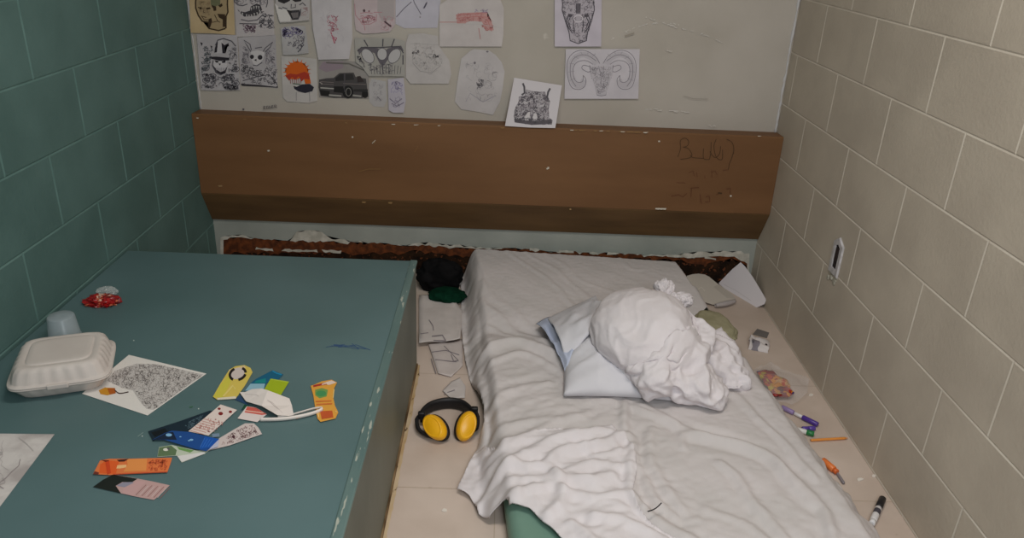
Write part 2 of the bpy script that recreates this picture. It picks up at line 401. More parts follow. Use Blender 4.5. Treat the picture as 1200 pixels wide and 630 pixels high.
# ================================================================== STEEL BUNK
def bunk():
    yb, yf = 2.405, .35; t = empty('steel_bunk', ((XL+EDGE)/2, (yb+yf)/2, 0))
    b = bmesh.new(); box_bm(b, (XL+.004, yf, 0), (EDGE-.003, yb-.004, BED-.011)); bm_obj('side_panel', b, BUNKS, parent=t)
    b = bmesh.new(); box_bm(b, (XL+.004, yf, BED-.011), (EDGE+.0005, yb, BED), .003, 3); topp = bm_obj('top_panel', b, BUNKT, parent=t)
    # raised rounded lip along the open edge
    b = bmesh.new(); box_bm(b, (EDGE-.022, yf, BED-.006), (EDGE+.002, yb, BED+.0035), .0035, 3); bm_obj('edge_lip', b, NM('worn_lip_paint', (86, 110, 108), (104, 126, 122), 6, .45, .4, spots=((168, 172, 160), 34, .63), stretch=(3, .5, 3)), parent=t)['label'] = 'edge with paint worn off'
    R = random.Random(4)
    g = Print(BEDP, .0001); g.th = 0; blue = M((58, 84, 120)); c = cv(380, 290, 1.853)
    q = cv(90, 400, 3.15)
    g.base(c([(20, 211), (40, 212), (40, 214), (21, 213)]), blue, .0002)
    for s in ([(20, 210), (60, 214), (90, 220)], [(30, 216), (70, 211), (100, 222)], [(60, 208), (75, 220)]): g.line(c(s), blue, .9)
    for s in ([(940, 15), (1000, 20), (1040, 28)], [(920, 20), (990, 10)]): g.line(q(s), blue, .7)
    for (u, v) in [(156, 398), (248, 500), (166, 510), (232, 478)]: g.fill([(u, v), (u+1.5, v), (u+1.2, v+1.6), (u, v+1)], M((190, 200, 195)))
    g.line(q([(225, 350), (245, 335)]), M((150, 170, 165)), .7); g.line([(222, 477), (226, 476)], M((60, 110, 70)), 1)
    merge(topp, g.done('pen_marks'))
    # grime and rust bleeding out of the joint with the floor
    b = bmesh.new(); y = .9; pr = []
    while y < yb:
        pr.append((y, EDGE+R.uniform(.011, .014)+.006*mn.noise(Vector((y*6, 1, 2))))); y += .014
    lo = [b.verts.new((EDGE-.002, yy, .0012)) for yy, _ in pr]; hi = [b.verts.new((xx, yy, .0012)) for yy, xx in pr]
    for i in range(len(pr)-1): b.faces.new((lo[i], hi[i], hi[i+1], lo[i+1]))
    o = bm_obj('grime_line', b, NM('grime', (206, 184, 152), (184, 154, 112), 18, .9, .1, spots=((92, 70, 48), 38, .60), stretch=(1, .45, 1)), parent=t); o['label'] = 'rusty grime at the foot'
    b = bmesh.new(); box_bm(b, (EDGE-.006, .9, .0), (EDGE+.0022, yb-.01, .010), .002, 2); bm_obj('foot_bead', b, NM('stained_caulk', (150, 124, 92), (84, 66, 46), 30, .9, .1, stretch=(1, .3, 1)), parent=t)
    tag(t, 'teal painted steel bunk platform built along the left wall', 'bed')
bunk()

# ================================================================== MATTRESS AND SHEET
MO = Vector((-.103, 3.160)); MA = Vector((.0965, -1)); MB = Vector((1, 0))   # corner at the head, the slightly skewed length, the width
MW, ML = .900, 1.98
def top_z(t):                                        # profile of the mattress from head (t=0) to foot
    return .100 + .034*(1-sstep(.08, .60, t)) - .022*np.exp(-((t-.66)/.07)**2) + .012*np.exp(-((t-.80)/.09)**2) - .006*sstep(1.2, 1.9, t)
def mattress():
    t_ = empty('mattress', (MO.x+MA.x*ML/2+MB.x*MW/2, MO.y+MA.y*ML/2+MB.y*MW/2, 0))
    nT, sec = 70, []
    def section(h, w, inset):
        r = min(.035, h*.45); pts = []
        for cx, cz, a0 in ((w-r, r, -90), (w-r, h-r, 0), (r, h-r, 90), (r, r, 180)):
            for k in range(6): a = math.radians(a0+90*k/5); pts.append((inset+(cx+r*math.cos(a))*(1-2*inset/w), max(.002, cz+r*math.sin(a))))
        return pts
    V, F = [], []; n = 24
    for i in range(nT+1):
        t = ML*i/nT; e = min(t, ML-t); k = math.sqrt(max(0, 1-(1-min(e/.035, 1))**2)); ins = (1-k)*.03
        h = (float(top_z(t))-.012)*(.45+.55*k)
        for s, z in section(h, MW, ins):
            p = MO+MA*t+MB*s; V.append((p.x, p.y, z+(0 if k == 1 else (1-k)*.03)))
    for i in range(nT):
        for k in range(n): F.append((i*n+k, i*n+(k+1) % n, (i+1)*n+(k+1) % n, (i+1)*n+k))
    F += [tuple(range(n)), tuple(range(nT*n+n-1, nT*n-1, -1))]
    o = mesh_obj('cover', V, F, VINYL, smooth=True, parent=t_)
    tag(t_, 'thin green vinyl mattress lying on the floor under a white sheet', 'mattress')
mattress()

# fold lines of the sheet, measured on its surface: (points, height, half width)
FOLDS = [
 ([(570, 420), (574, 450), (575, 485), (579, 515)], -.013, .011), ([(562, 415), (560, 450), (566, 490), (567, 520)], .010, .010),
 ([(558, 305), (560, 340), (563, 380), (567, 405)], -.008, .008),
 ([(566, 408), (600, 400), (640, 410), (668, 428), (684, 448)], .016, .020),
 ([(572, 425), (610, 415), (650, 428), (670, 445)], .007, .012),
 ([(575, 470), (600, 452), (640, 448)], .008, .014), ([(578, 500), (610, 492), (655, 490)], .006, .014),
 ([(560, 560), (590, 543), (630, 540), (650, 528), (690, 522), (735, 512)], .014, .016),
 ([(580, 545), (620, 525), (660, 512), (700, 503), (730, 510)], .013, .014),
 ([(590, 585), (630, 570), (655, 560), (690, 562), (720, 556)], .014, .016),
 ([(600, 560), (640, 556), (690, 545), (730, 548)], .010, .012),
 ([(640, 600), (660, 580), (655, 560), (640, 545)], .012, .012),
 ([(735, 470), (728, 495), (745, 515), (748, 540), (738, 570), (745, 590), (770, 612), (820, 640)], .013, .012),
 ([(650, 570), (690, 578), (730, 575), (760, 598), (800, 622), (850, 650)], .010, .012),
 ([(690, 600), (740, 612), (790, 640)], .011, .012), ([(670, 610), (700, 630), (730, 650)], .012, .012),
 ([(735, 465), (770, 480), (790, 500), (800, 520)], .007, .010),
 ([(745, 475), (790, 495), (830, 512), (880, 525), (915, 545), (945, 585)], .010, .013),
 ([(800, 505), (850, 515), (900, 530), (935, 560), (965, 600), (985, 640)], .012, .014),
 ([(860, 460), (890, 490), (925, 520), (955, 555)], .008, .011),
 ([(845, 540), (875, 570), (905, 610), (930, 640)], .010, .012), ([(760, 500), (770, 540), (785, 575), (800, 590)], .008, .012),
 ([(755, 535), (765, 580), (790, 600)], .007, .010), ([(830, 590), (870, 605), (910, 640)], .007, .012),
 ([(592, 300), (630, 325), (668, 352), (692, 368)], .0045, .009), ([(608, 296), (650, 322), (690, 350)], .0035, .009), ([(640, 303), (680, 330), (720, 345)], .0025, .009),
 ([(562, 350), (590, 372), (630, 392), (655, 402)], .006, .014), ([(565, 375), (600, 385), (635, 402)], .005, .010),
 ([(560, 330), (585, 352), (630, 380)], .003, .012), ([(720, 305), (735, 320), (750, 322)], .0025, .008),
 ([(575, 520), (600, 512), (640, 500), (690, 480)], .006, .012), ([(680, 520), (700, 535), (735, 530)], .006, .009)]
OUT = [((553, 291), .14), ((546, 307), .08), ((536, 317), .05), ((531, 327), .03), ((540, 332), .014), ((541, 345), .01), ((540, 372), .01), ((542, 400), .01), ((546, 425), .01), ((551, 445), .01), ((560, 466), .01), ((567, 490), .01), ((567, 510), .01),
 ((556, 532), .01), ((546, 553), .01), ((537, 574), .01), ((550, 581), .01), ((558, 592), .01), ((562, 603), .01), ((574, 611), .01), ((588, 612), .012),
 ((594, 602), .05), ((597, 589), .10), ((606, 587), .112), ((621, 592), .112), ((632, 602), .112), ((645, 613), .112), ((663, 630), .112), ((700, 665), .112), ((760, 720), .11), ((900, 770), .10),
 ((1050, 720), .01), ((1045, 668), .01), ((1026, 631), .01), ((1005, 601), .01), ((985, 573), .01), ((968, 553), .01), ((947, 527), .01), ((924, 503), .01), ((900, 484), .01), ((880, 463), .02), ((872, 440), .04),
 ((858, 425), .09), ((846, 412), .11), ((824, 384), .11), ((820, 369), .11), ((834, 367), .04), ((836, 361), .03), ((826, 352), .05), ((812, 338), .118), ((791, 308), .134)]
def sheet():
    st = .0055
    xs = np.arange(-.30, 1.16, st); ys = np.arange(1.02, 3.172, st); X, Y = np.meshgrid(xs, ys)
    T = MO.y-Y; S = X-MO.x-MA.x*T
    r = .03; qx, qy = np.abs(S-MW/2)-MW/2+r, T-ML+r
    sd = np.hypot(np.maximum(qx, 0), np.maximum(qy, 0))+np.minimum(np.maximum(qx, qy), 0)-r
    poly = [fl(u, v, z) for (u, v), z in OUT]; poly = [(p.x, min(p.y, 3.168)) for p in poly]
    # perimeter pleats
    per = T*1.0+S*.55
    pl = perlin(per*11+3, sd*2+7)+.6*perlin(per*26, sd*3+1.3)
    left = S < MW/2
    wd = np.where(left, .055+.010*pl, .085+.03*pl); wd = np.clip(wd, .022, .16)
    wd = np.where(T < .5, np.minimum(wd, .046+.008*pl), wd)
    top = top_z(np.clip(T, 0, ML))+.004
    fil = .020                                       # rounding of the upper edge
    zin = top-np.where(sd > -fil, fil-np.sqrt(np.maximum(fil**2-(sd+fil)**2, 0)), 0)*(sd <= 0)
    ze = top-fil
    fall = 1-sstep(-.01, 1.0, sd/wd)
    out_floor = .006+.012*np.maximum(0, ridged(X*9+Y*3, Y*7-X*4)-.35)*sstep(.0, .05, sd)+.010*np.maximum(0, pl)*sstep(.02, .08, sd)
    zout = out_floor+(ze-out_floor)*fall
    z = np.where(sd <= 0, zin, zout)
    # smooth over the edge kink
    for _ in range(2):
        zp = np.pad(z, 1, mode='edge'); z = (zp[:-2, 1:-1]+zp[2:, 1:-1]+zp[1:-1, :-2]+zp[1:-1, 2:]+4*z)/8
    # wrinkles
    wx, wy = X+.02*perlin(X*6, Y*6), Y+.02*perlin(X*6+9, Y*6+4)
    for pts, amp, w in FOLDS:
        P = [fl(u, v, .115) for u, v in pts]; P = smoothpts([(p.x, p.y, 0) for p in P], 5)
        d = seg_dist(wx, wy, [(p.x, p.y) for p in P])
        z += amp*(np.exp(-(d/w)**2)-.30*np.exp(-((d-2.1*w)/(1.1*w))**2))
    head = 1-sstep(.48, .72, T); foot = sstep(.75, 1.15, T); tops = 1-sstep(-.03, .01, sd)
    a = .75; u1, v1 = X*math.cos(a)+Y*math.sin(a), -X*math.sin(a)+Y*math.cos(a)
    n1 = np.maximum(0, ridged(u1*16+.6*perlin(X*4, Y*4), v1*3.0)-.45)
    a = .25; u2, v2 = X*math.cos(a)+Y*math.sin(a), -X*math.sin(a)+Y*math.cos(a)
    q = perlin(X*3+5, Y*3)
    n2 = np.maximum(0, ridged(u2*4.5+q, v2*11+q)-.4); n3 = np.maximum(0, ridged(X*13+q*1.5, Y*13+2*q)-.55); n4 = np.maximum(0, ridged(X*24+q, Y*30-q)-.5)
    rightp = sstep(.36, .56, S-.12*(T-1.2))
    cal = .9-.55*rightp
    z += head*.0022*n1*tops + (1-head)*cal*(.0075*n2+.006*n3+.0030*n4)*(.30+.70*foot)*(.5+.5*tops)
    a = -.95; u3, v3 = X*math.cos(a)+Y*math.sin(a), -X*math.sin(a)+Y*math.cos(a)
    z += (1-head)*rightp*.007*np.maximum(0, ridged(u3*2.0+q*.7, v3*8.0+q*.8)-.35)*foot
    side = sstep(-.02, .02, sd)*(1-sstep(.08, .16, sd))
    z += side*np.where(left, .004, .012)*perlin(per*19+1, sd*6)*sstep(.2, .5, T)
    z += left*.010*np.exp(-((sd-.034-.010*perlin(T*5, T*0))/.011)**2)*sstep(.1, .3, T)*(.6+.6*perlin(T*7+4, T*0))
    z += .0012*perlin(X*45, Y*45)*(1-head*.7)
    leftp = (1-rightp)*(1-head)*foot
    a = .35; u4, v4 = X*math.cos(a)+Y*math.sin(a), -X*math.sin(a)+Y*math.cos(a)
    z += leftp*.006*np.maximum(0, ridged(u4*7+1.2*q, v4*19+1.5*q)-.5)
    for _ in range(3):
        zp = np.pad(z, 1, mode='edge'); z = (zp[:-2, 1:-1]+zp[2:, 1:-1]+zp[1:-1, :-2]+zp[1:-1, 2:]+4*z)/8
    z += .0010*perlin(X*60, Y*60)
    # keep clear of floor and mattress
    m_in = np.where(sd <= 0, zin-.003, 0); z = np.maximum(z, np.maximum(m_in-.0015, .0045))
    def emit(name, poly, mat, dz, label, th):
        """cut a cloth to its outline; border vertices are pulled onto the hem"""
        ins = np.zeros(X.shape, bool); n = len(poly)
        for i in range(n):
            (x1, y1), (x2, y2) = poly[i-1], poly[i]
            if y1 == y2: continue
            ins ^= ((y1 > Y) != (y2 > Y)) & (X < (x2-x1)*(Y-y1)/(y2-y1)+x1)
        idx = -np.ones(X.shape, int); V = []; F = []
        cell = ins[:-1, :-1] | ins[1:, :-1] | ins[:-1, 1:] | ins[1:, 1:]
        def near(px, py):
            best = None
            for i in range(n):
                (ax, ay), (bx, by) = poly[i-1], poly[i]; vx, vy = bx-ax, by-ay; l = vx*vx+vy*vy
                t = 0 if l == 0 else min(1, max(0, ((px-ax)*vx+(py-ay)*vy)/l)); qx, qy = ax+t*vx, ay+t*vy; d = (px-qx)**2+(py-qy)**2
                if best is None or d < best[0]: best = (d, qx, qy)
            return best[1:]
        def vid(i, j):
            if idx[i, j] < 0:
                idx[i, j] = len(V); x, y = X[i, j], Y[i, j]
                if not ins[i, j]: x, y = near(x, y)
                V.append((x, y, z[i, j]+dz[i, j]))
            return int(idx[i, j])
        for i, j in zip(*np.nonzero(cell)): F.append((vid(i, j), vid(i, j+1), vid(i+1, j+1), vid(i+1, j)))
        o = mesh_obj(name, V, F, mat, smooth=True)
        md = o.modifiers.new('thickness', 'SOLIDIFY'); md.thickness = th; md.offset = 1
        tag(o, label, 'bedsheet')
    emit('bedsheet', poly, LINEN, np.zeros(X.shape), 'wrinkled off white sheet spread over the floor mattress up to the back wall', .0018)
    up = [fl(u, v, zz) for (u, v), zz in UPPER]; up = [(p.x, p.y) for p in up]
    e = seg_dist(X, Y, up+[up[0]]); inner = sstep(.0, .03, e)
    dz = .0028+.003*inner+.006*inner*np.maximum(0, ridged(X*15+2*q, Y*19-1.5*q)-.45)+.004*inner*np.maximum(0, ridged(X*8-Y*6, Y*21+q)-.3)+.0012*np.exp(-(e/.010)**2)
    emit('top_sheet', up, TOPS, dz, 'whiter crumpled sheet bunched over the near left part of the mattress', .0016)
UPPER = [((556, 533), .012), ((545, 554), .012), ((536, 574), .012), ((550, 582), .012), ((557, 592), .012), ((561, 603), .012), ((574, 612), .012), ((588, 613), .014), ((595, 603), .05), ((598, 590), .10), ((606, 588), .112), ((621, 593), .112), ((632, 603), .112), ((645, 614), .112), ((663, 631), .112), ((700, 666), .112), ((760, 721), .11),
 ((860, 690), .115), ((822, 642), .118), ((790, 623), .122), ((765, 606), .125), ((750, 592), .125), ((741, 572), .125), ((747, 545), .125), ((744, 522), .125), ((737, 512), .125), ((727, 500), .125), ((718, 494), .122), ((690, 499), .12), ((655, 497), .12), ((625, 503), .12), ((600, 512), .115), ((582, 517), .11), ((568, 524), .04)]
sheet()

# ================================================================== PILLOW, BUNDLE, SHIRT
def crumple_np(name, fn, mats, sub=5, parent=None):
    b = bmesh.new(); bmesh.ops.create_icosphere(b, subdivisions=sub, radius=1)
    for v in b.verts: v.co = fn(v.co.normalized())
    return bm_obj(name, b, mats, True, parent)
def fbm(p, o=4): return mn.fractal(p, 1.0, 2.0, o)
def rdg(p): return 1-abs(mn.noise(p))*2
PTOP = lambda x, y: float(top_z(MO.y-y))+.010
def pillow():
    q = [fl(660, 463, .125), fl(800, 470, .125), fl(790, 372, .125), fl(652, 376, .125)]
    cen = sum((Vector(p) for p in q), Vector())/4
    t = empty('pillow', (cen.x, cen.y, PTOP(cen.x, cen.y)))
    N = 60; V = []; F = []; idx = {}
    for side in (1, -1):
        for i in range(N+1):
            for j in range(N+1):
                a, b_ = -1+2*i/N, -1+2*j/N; bd = abs(a) == 1 or abs(b_) == 1
                if side < 0 and bd: idx[(side, i, j)] = idx[(1, i, j)]; continue
                # pulled-in edges between the corners
                aa, bb = a*(1-.06*(1-b_*b_)), b_*(1-.05*(1-a*a))
                s, r = (aa+1)/2, (bb+1)/2
                p = q[0]*(1-s)*(1-r)+q[1]*s*(1-r)+q[2]*s*r+q[3]*(1-s)*r
                hgt = ((1-abs(a)**2.6)*(1-abs(b_)**2.6))**.55
                zt = PTOP(p.x, p.y)
                wr = .008*rdg(Vector((p.x*9+3, p.y*5, 1)))+.007*max(0, rdg(Vector((p.x*7-p.y*14, p.x*4, 7)))-.2)+.005*max(0, rdg(Vector((p.x*16+p.y*9, p.y*14, 2)))-.3)
                z = zt+.012+(.085*hgt+wr*hgt**.5 if side > 0 else -.010*hgt)
                idx[(side, i, j)] = len(V); V.append((p.x, p.y, z))
    for side in (1, -1):
        for i in range(N):
            for j in range(N):
                f = [idx[(side, i, j)], idx[(side, i+1, j)], idx[(side, i+1, j+1)], idx[(side, i, j+1)]]
                F.append(tuple(f if side > 0 else f[::-1]))
    mesh_obj('pillow_body', V, F, PILLOWC, smooth=True, parent=t)
    # loose end of the pillowcase: a folded-back flap and an open mouth on the left
    def flap(name, rows, seed, mat):
        V, F = [], []; n = 26; m = 26
        R0, R1, R2 = [smoothpts([fl(u, v, z) for (u, v, z) in r], 10) for r in rows]
        k = min(len(R0), len(R1), len(R2))
        for i in range(k):
            for j in range(m+1):
                s = j/m; p = R0[i]*(1-s)**2+R1[i]*2*s*(1-s)+R2[i]*s*s
                e = math.sin(math.pi*s)**.5
                p = p+Vector((0, 0, (.012*rdg(Vector((i*.12+seed, s*3, seed)))+.006*mn.noise(Vector((i*.3, s*9, seed))))*e))
                p.z = max(p.z, PTOP(p.x, p.y)+.003); V.append(p)
        for i in range(k-1):
            for j in range(m): a = i*(m+1)+j; F.append((a, a+1, a+m+2, a+m+1))
        o = mesh_obj(name, V, F, mat, smooth=True, parent=t); md = o.modifiers.new('thickness', 'SOLIDIFY'); md.thickness = .0025; return o
    flap('case_flap', [[(641, 373, .13), (668, 360, .15), (697, 347, .17)], [(652, 385, .24), (684, 366, .26), (705, 352, .25)], [(664, 425, .14), (690, 392, .22), (716, 372, .22)]], 2, PILLOWC)
    flap('case_mouth', [[(628, 379, .125), (640, 372, .13), (650, 370, .14)], [(646, 395, .16), (654, 390, .18), (660, 385, .18)], [(662, 436, .13), (666, 425, .16), (672, 410, .18)]], 5, NM('pale_blue_lining', (186, 194, 216), (196, 204, 224), 8, .9, .1))
    tag(t, 'flat white pillow in a loose pillowcase lying on the sheet under the bundle', 'pillow')
pillow()
def pillow_top(x, y):
    """height of the pillow's upper face above a point, or of the sheet beside it"""
    z = PTOP(x, y)+.004
    q = PQ; P = Vector((x, y))
    a2, b2, c2, d2 = [Vector((p.x, p.y)) for p in q]
    r = .5
    for _ in range(4):
        l, rr = a2.lerp(d2, r), b2.lerp(c2, r); e = rr-l; sv = (P-l).dot(e)/e.dot(e)
        bo, to = a2.lerp(b2, sv), d2.lerp(c2, sv); e = to-bo; r = (P-bo).dot(e)/e.dot(e)
    a, b_ = sv*2-1, r*2-1
    if abs(a) < 1 and abs(b_) < 1: z += .012+.080*((1-abs(a)**2.6)*(1-abs(b_)**2.6))**.55
    return z
PQ = [fl(660, 463, .125), fl(800, 470, .125), fl(790, 372, .125), fl(652, 376, .125)]
BC = fl(754, 396, .215); BR_ = (.170, .205, .122)
BZ = PTOP(BC.x, BC.y)+.125
KN = Vector((.45, .80, .40)).normalized(); KA = KN.cross(Vector((0, 0, 1))).normalized(); KB = KN.cross(KA)
def bundle_r(n):
    w = Vector(n); ang = math.acos(max(-1, min(1, n.dot(KN)))); az = math.atan2(n.dot(KB), n.dot(KA))
    d = .040*mn.noise(w*1.25+Vector((2, 7, 1)))+.050*(rdg(w*1.5+Vector((4, 2, 1)))-.4)
    wv = az*1.0+.35*mn.noise(w*2)
    d += .034*max(0, rdg(Vector((wv*2.4, ang*.55, 3)))-.35)*min(1, ang*1.4)
    d += .040*max(0, rdg(Vector((wv*5.5, ang*1.1, 8)))-.3)*math.exp(-ang*.9)
    d += .010*rdg(w*4+Vector((1, 9, 3)))+.004*mn.noise(w*14)
    return 1+d
def bundle():
    t = empty('bedding_bundle', (BC.x, BC.y, PTOP(BC.x, BC.y)+.06))
    def f(n):
        k = bundle_r(n); p = Vector((n.x*BR_[0]*k+BC.x, n.y*BR_[1]*k+BC.y, n.z*BR_[2]*k+BZ))
        p.z = max(p.z, pillow_top(p.x, p.y)+.003); return p
    crumple_np('wrapped_bedding', f, LINEN2, 6, t)
    def knot(name, u, v, z, r, seed, sq=(1, 1, 1)):
        k = fl(u, v, z)
        def g(n):
            w = n*1.5+Vector((seed, 0, 0)); return k+Vector((n.x*sq[0], n.y*sq[1], n.z*sq[2]))*r*(1+.30*rdg(w)+.22*rdg(n*3.5+Vector((seed, 1, 2))))
        return crumple_np(name, g, LINEN2, 5, t)
    knot('knot', 778, 341, .245, .030, 3, (1, .9, 1.2)); knot('knot', 800, 351, .225, .026, 8, (1.1, 1, .8)); knot('knot', 789, 353, .230, .024, 5, (.9, 1, 1))
    b = bmesh.new(); A = smoothpts([fl(u, v, z) for u, v, z in [(697, 376, .235), (699, 394, .225), (714, 416, .20), (735, 438, .175), (750, 455, .15)]], 8)
    tube_bm(b, A, [.004+.009*math.sin(math.pi*i/(len(A)-1)) for i in range(len(A))], 10); bm_obj('hem', b, LINEN2, True, t)
    tag(t, 'round white bundle of bedding wrapped up and knotted, on top of the pillow', 'bundle')
bundle()
def shirt():
    c = fl(812, 428, .16); t = empty('crumpled_shirt', (c.x, c.y, PTOP(c.x, c.y)))
    lumps = [((770, 436, .195), (.080, .080, .060), 1), ((812, 450, .165), (.080, .075, .058), 2), ((810, 392, .235), (.075, .090, .050), 3), ((838, 418, .165), (.075, .095, .050), 4), ((856, 442, .125), (.052, .070, .036), 5), ((830, 462, .140), (.060, .060, .045), 6), ((794, 414, .225), (.085, .09, .06), 7), ((760, 452, .155), (.045, .045, .035), 8)]
    b = bmesh.new()
    for (u, v, z), rr, sd in lumps:
        k = fl(u, v, z); r = bmesh.ops.create_icosphere(b, subdivisions=5, radius=1)
        for vt in r['verts']:
            n = vt.co.normalized(); d = 1+.12*rdg(n*1.6+Vector((sd*3, 0, 0)))
            vt.co = k+Vector((n.x*rr[0], n.y*rr[1], n.z*rr[2]))*d
    me = bpy.data.meshes.new('lumps'); b.to_mesh(me); b.free(); o = link(bpy.data.objects.new('shirt_body', me))
    rm = o.modifiers.new('merge', 'REMESH'); rm.mode = 'VOXEL'; rm.voxel_size = .0055
    s1 = o.modifiers.new('relax', 'SMOOTH'); s1.iterations = 10
    dg = bpy.context.evaluated_depsgraph_get(); me2 = bpy.data.meshes.new_from_object(o.evaluated_get(dg)); bpy.data.objects.remove(o)
    nrm = [v.normal.copy() for v in me2.vertices]
    for v, nn in zip(me2.vertices, nrm):
        w = v.co.copy()
        w2 = w+Vector((mn.noise(w*7), mn.noise(w*7+Vector((5, 0, 0))), mn.noise(w*7+Vector((0, 5, 0)))))*.05
        d = .022*max(0, rdg(Vector((w2.x*9+w2.y*5, w2.y*6-w2.x*3, w2.z*6)))-.2)+.014*max(0, rdg(w2*17+Vector((2, 2, 2)))-.2)+.0045*rdg(w2*38)+.002*mn.noise(w*80)-.016
        p = w+nn*d
        # drape over the bundle, the pillow and the sheet rather than through them
        q = Vector(((p.x-BC.x)/BR_[0], (p.y-BC.y)/BR_[1], (p.z-BZ)/BR_[2])); l = q.length
        if l > 1e-6:
            k = bundle_r(q/l)+(-.03+.10*float(sstep(-.3, .6, nn.dot(Vector((q.x, q.y, q.z*1.3)))/l)))
            if l < k: q *= k/l; p = Vector((BC.x+q.x*BR_[0], BC.y+q.y*BR_[1], BZ+q.z*BR_[2]))
        p.z = max(p.z, pillow_top(p.x, p.y)+.004 if p.x < .80 else .03)
        v.co = p
    me2.materials.clear(); me2.materials.append(LINEN2); me2.polygons.foreach_set('use_smooth', [True]*len(me2.polygons))
    o = link(bpy.data.objects.new('shirt_body', me2)); adopt(o, t); md = o.modifiers.new('relax', 'SMOOTH'); md.iterations = 3; md.factor = .5
    A = smoothpts([fl(u, v, z) for u, v, z in [(838, 395, .165), (852, 410, .150), (862, 430, .128), (866, 448, .112), (868, 458, .105)]], 6)
    sb = bmesh.new(); tube_bm(sb, A, [.030]*3+[.032-.012*i/len(A) for i in range(len(A)-3)], 24)
    for v in sb.verts: v.co += Vector((0, 0, .012*rdg(v.co*20)+.005*rdg(v.co*45))); v.co.z = max(v.co.z, .05)
    bm_obj('sleeve', sb, LINEN2, True, t)
    tag(t, 'crumpled bright white knit shirt heaped against the right side of the bundle', 'shirt')
shirt()
b = bmesh.new(); tube_bm(b, smoothpts([fl(u, v, .137) for u, v in [(759, 599), (765, 597), (770, 594), (775, 589)]], 5), .0016, 6)
tag(bm_obj('thread', b, BLK, True), 'short dark thread lying on the sheet near its front fold', 'thread')

# ================================================================== FOAM TAKEOUT BOX
def sq(a, n=4.5):
    ca, sa = math.cos(a), math.sin(a); r = (abs(ca)**n+abs(sa)**n)**(-1/n); return r*ca, r*sa
def takeout():
    t = empty('foam_takeout_box', (-1.027, 1.625, BED+.0005), math.radians(20)); mw = t.matrix_world
    N = 144; wx, wy = .108, .099
    def loft(name, rings, mat, cap0, cap1):
        V, F = [], []
        for (z, k, rib) in rings:
            for i in range(N):
                a = 2*math.pi*i/N; x, y = sq(a, 6)
                m = max(abs(x), abs(y)); pos = (y if abs(x) >= abs(y) else x)
                rr = k+rib*.030*(.5+.5*math.cos(pos*math.pi*7))*(1 if abs(pos) < .86 else 0)
                V.append(mw @ Vector((x*rr*wx, y*rr*wy, z)))
        for r in range(len(rings)-1):
            for i in range(N): F.append((r*N+i, r*N+(i+1) % N, (r+1)*N+(i+1) % N, (r+1)*N+i))
        if cap0: F.append(tuple(range(N-1, -1, -1)))
        if cap1: F.append(tuple(range((len(rings)-1)*N, len(rings)*N)))
        return mesh_obj(name, V, F, mat, smooth=True, parent=t)
    loft('base', [(0, .74, 0), (.001, .78, 0), (.004, .80, .5), (.028, .92, 1), (.031, .94, .3), (.0315, 1.0, 0), (.0345, 1.01, 0), (.0355, 1.0, 0)], FOAM, 1, 1)
    lid_ = loft('lid', [(.0357, 1.0, 0), (.0385, 1.01, 0), (.040, 1.0, 0), (.0405, .945, 0), (.0435, .925, .5), (.066, .845, 1), (.0725, .81, .7), (.0755, .775, .2), (.0765, .74, 0), (.0765, .66, 0), (.0757, .645, 0), (.0757, .635, 0), (.0775, .62, 0), (.0785, .60, 0), (.0785, .50, 0), (.0785, .1, 0)], FOAM, 1, 1)
    b = bmesh.new(); box_bm(b, (-.022, -.1035, .030), (.022, -.096, .0415), .002, 2)
    for v in b.verts: v.co = mw @ v.co
    bm_obj('tab', b, FOAM, parent=lid_)
    tag(t, 'closed cream foam takeout box on the bunk beside the left wall', 'takeout box')
takeout()
def cup():
    p = BEDP.at(70, 396); t = (-1.128, 1.815); prof = [(.040, .0005), (.0405, .004), (.0385, .006), (.0325, .062), (.030, .065), (.006, .0635), (.0001, .0635)]
    V, F = [], []; N = 48
    for r, z in prof: V += [(t[0]+r*math.cos(2*math.pi*i/N), t[1]+r*math.sin(2*math.pi*i/N), BED+.001+z) for i in range(N)]
    for k in range(len(prof)-1):
        for i in range(N): F.append((k*N+i, k*N+(i+1) % N, (k+1)*N+(i+1) % N, (k+1)*N+i))
    o = mesh_obj('plastic_cup', V, F, film('clear_cup_plastic', (196, 206, 212), .42, .3), smooth=True)
    tag(o, 'clear plastic cup upside down behind the foam takeout box', 'cup')
cup()

# ================================================================== PAPERS ON THE BUNK
def prt(plane, off, poly, col, th=.0008, warp=None):
    p = Print(plane, off, warp); p.base(poly, M(col) if not isinstance(col, bpy.types.Material) else col, th); return p
c = cv(0, 320, 3.5)
poly = c([(310, 500), (530, 333), (848, 412), (612, 582)])
p = prt(BEDP, .0006, [(96, 461), (151, 415.5), (242, 437.5), (173, 486.5)], (226, 220, 214))
reg = c([(440, 440), (470, 400), (560, 370), (640, 372), (835, 415), (630, 560), (600, 555), (570, 520), (545, 480), (500, 470)])
p.fill(reg, M((196, 190, 186)))
p.lines(scrib(reg, 420, 2.6, 12), M((160, 152, 148)), .6); p.lines(scrib(reg, 90, 1.6, 13), M((128, 121, 118)), .6)
p.fill(c([(405, 480), (430, 468), (470, 470), (475, 492), (440, 500), (412, 495)]), M((200, 140, 40))); p.fill(c([(440, 472), (472, 470), (475, 492), (450, 496)]), M((176, 92, 30)))
p.line(c([(470, 478), (490, 492), (527, 486)]), M((70, 50, 40)), 1.2, True)
p.done('drawing_paper', 'white sheet with a dense black doodle and an orange brush, half under the takeout box', 'drawing')
p = prt(BEDP, .0006, [(64, 508.5), (1, 592), (-45, 650), (-120, 600), (-60, 507)], NM('marbled', (212, 205, 201), (176, 167, 164), 14, .8, .15, lo=.42, hi=.62))
R = random.Random(9)
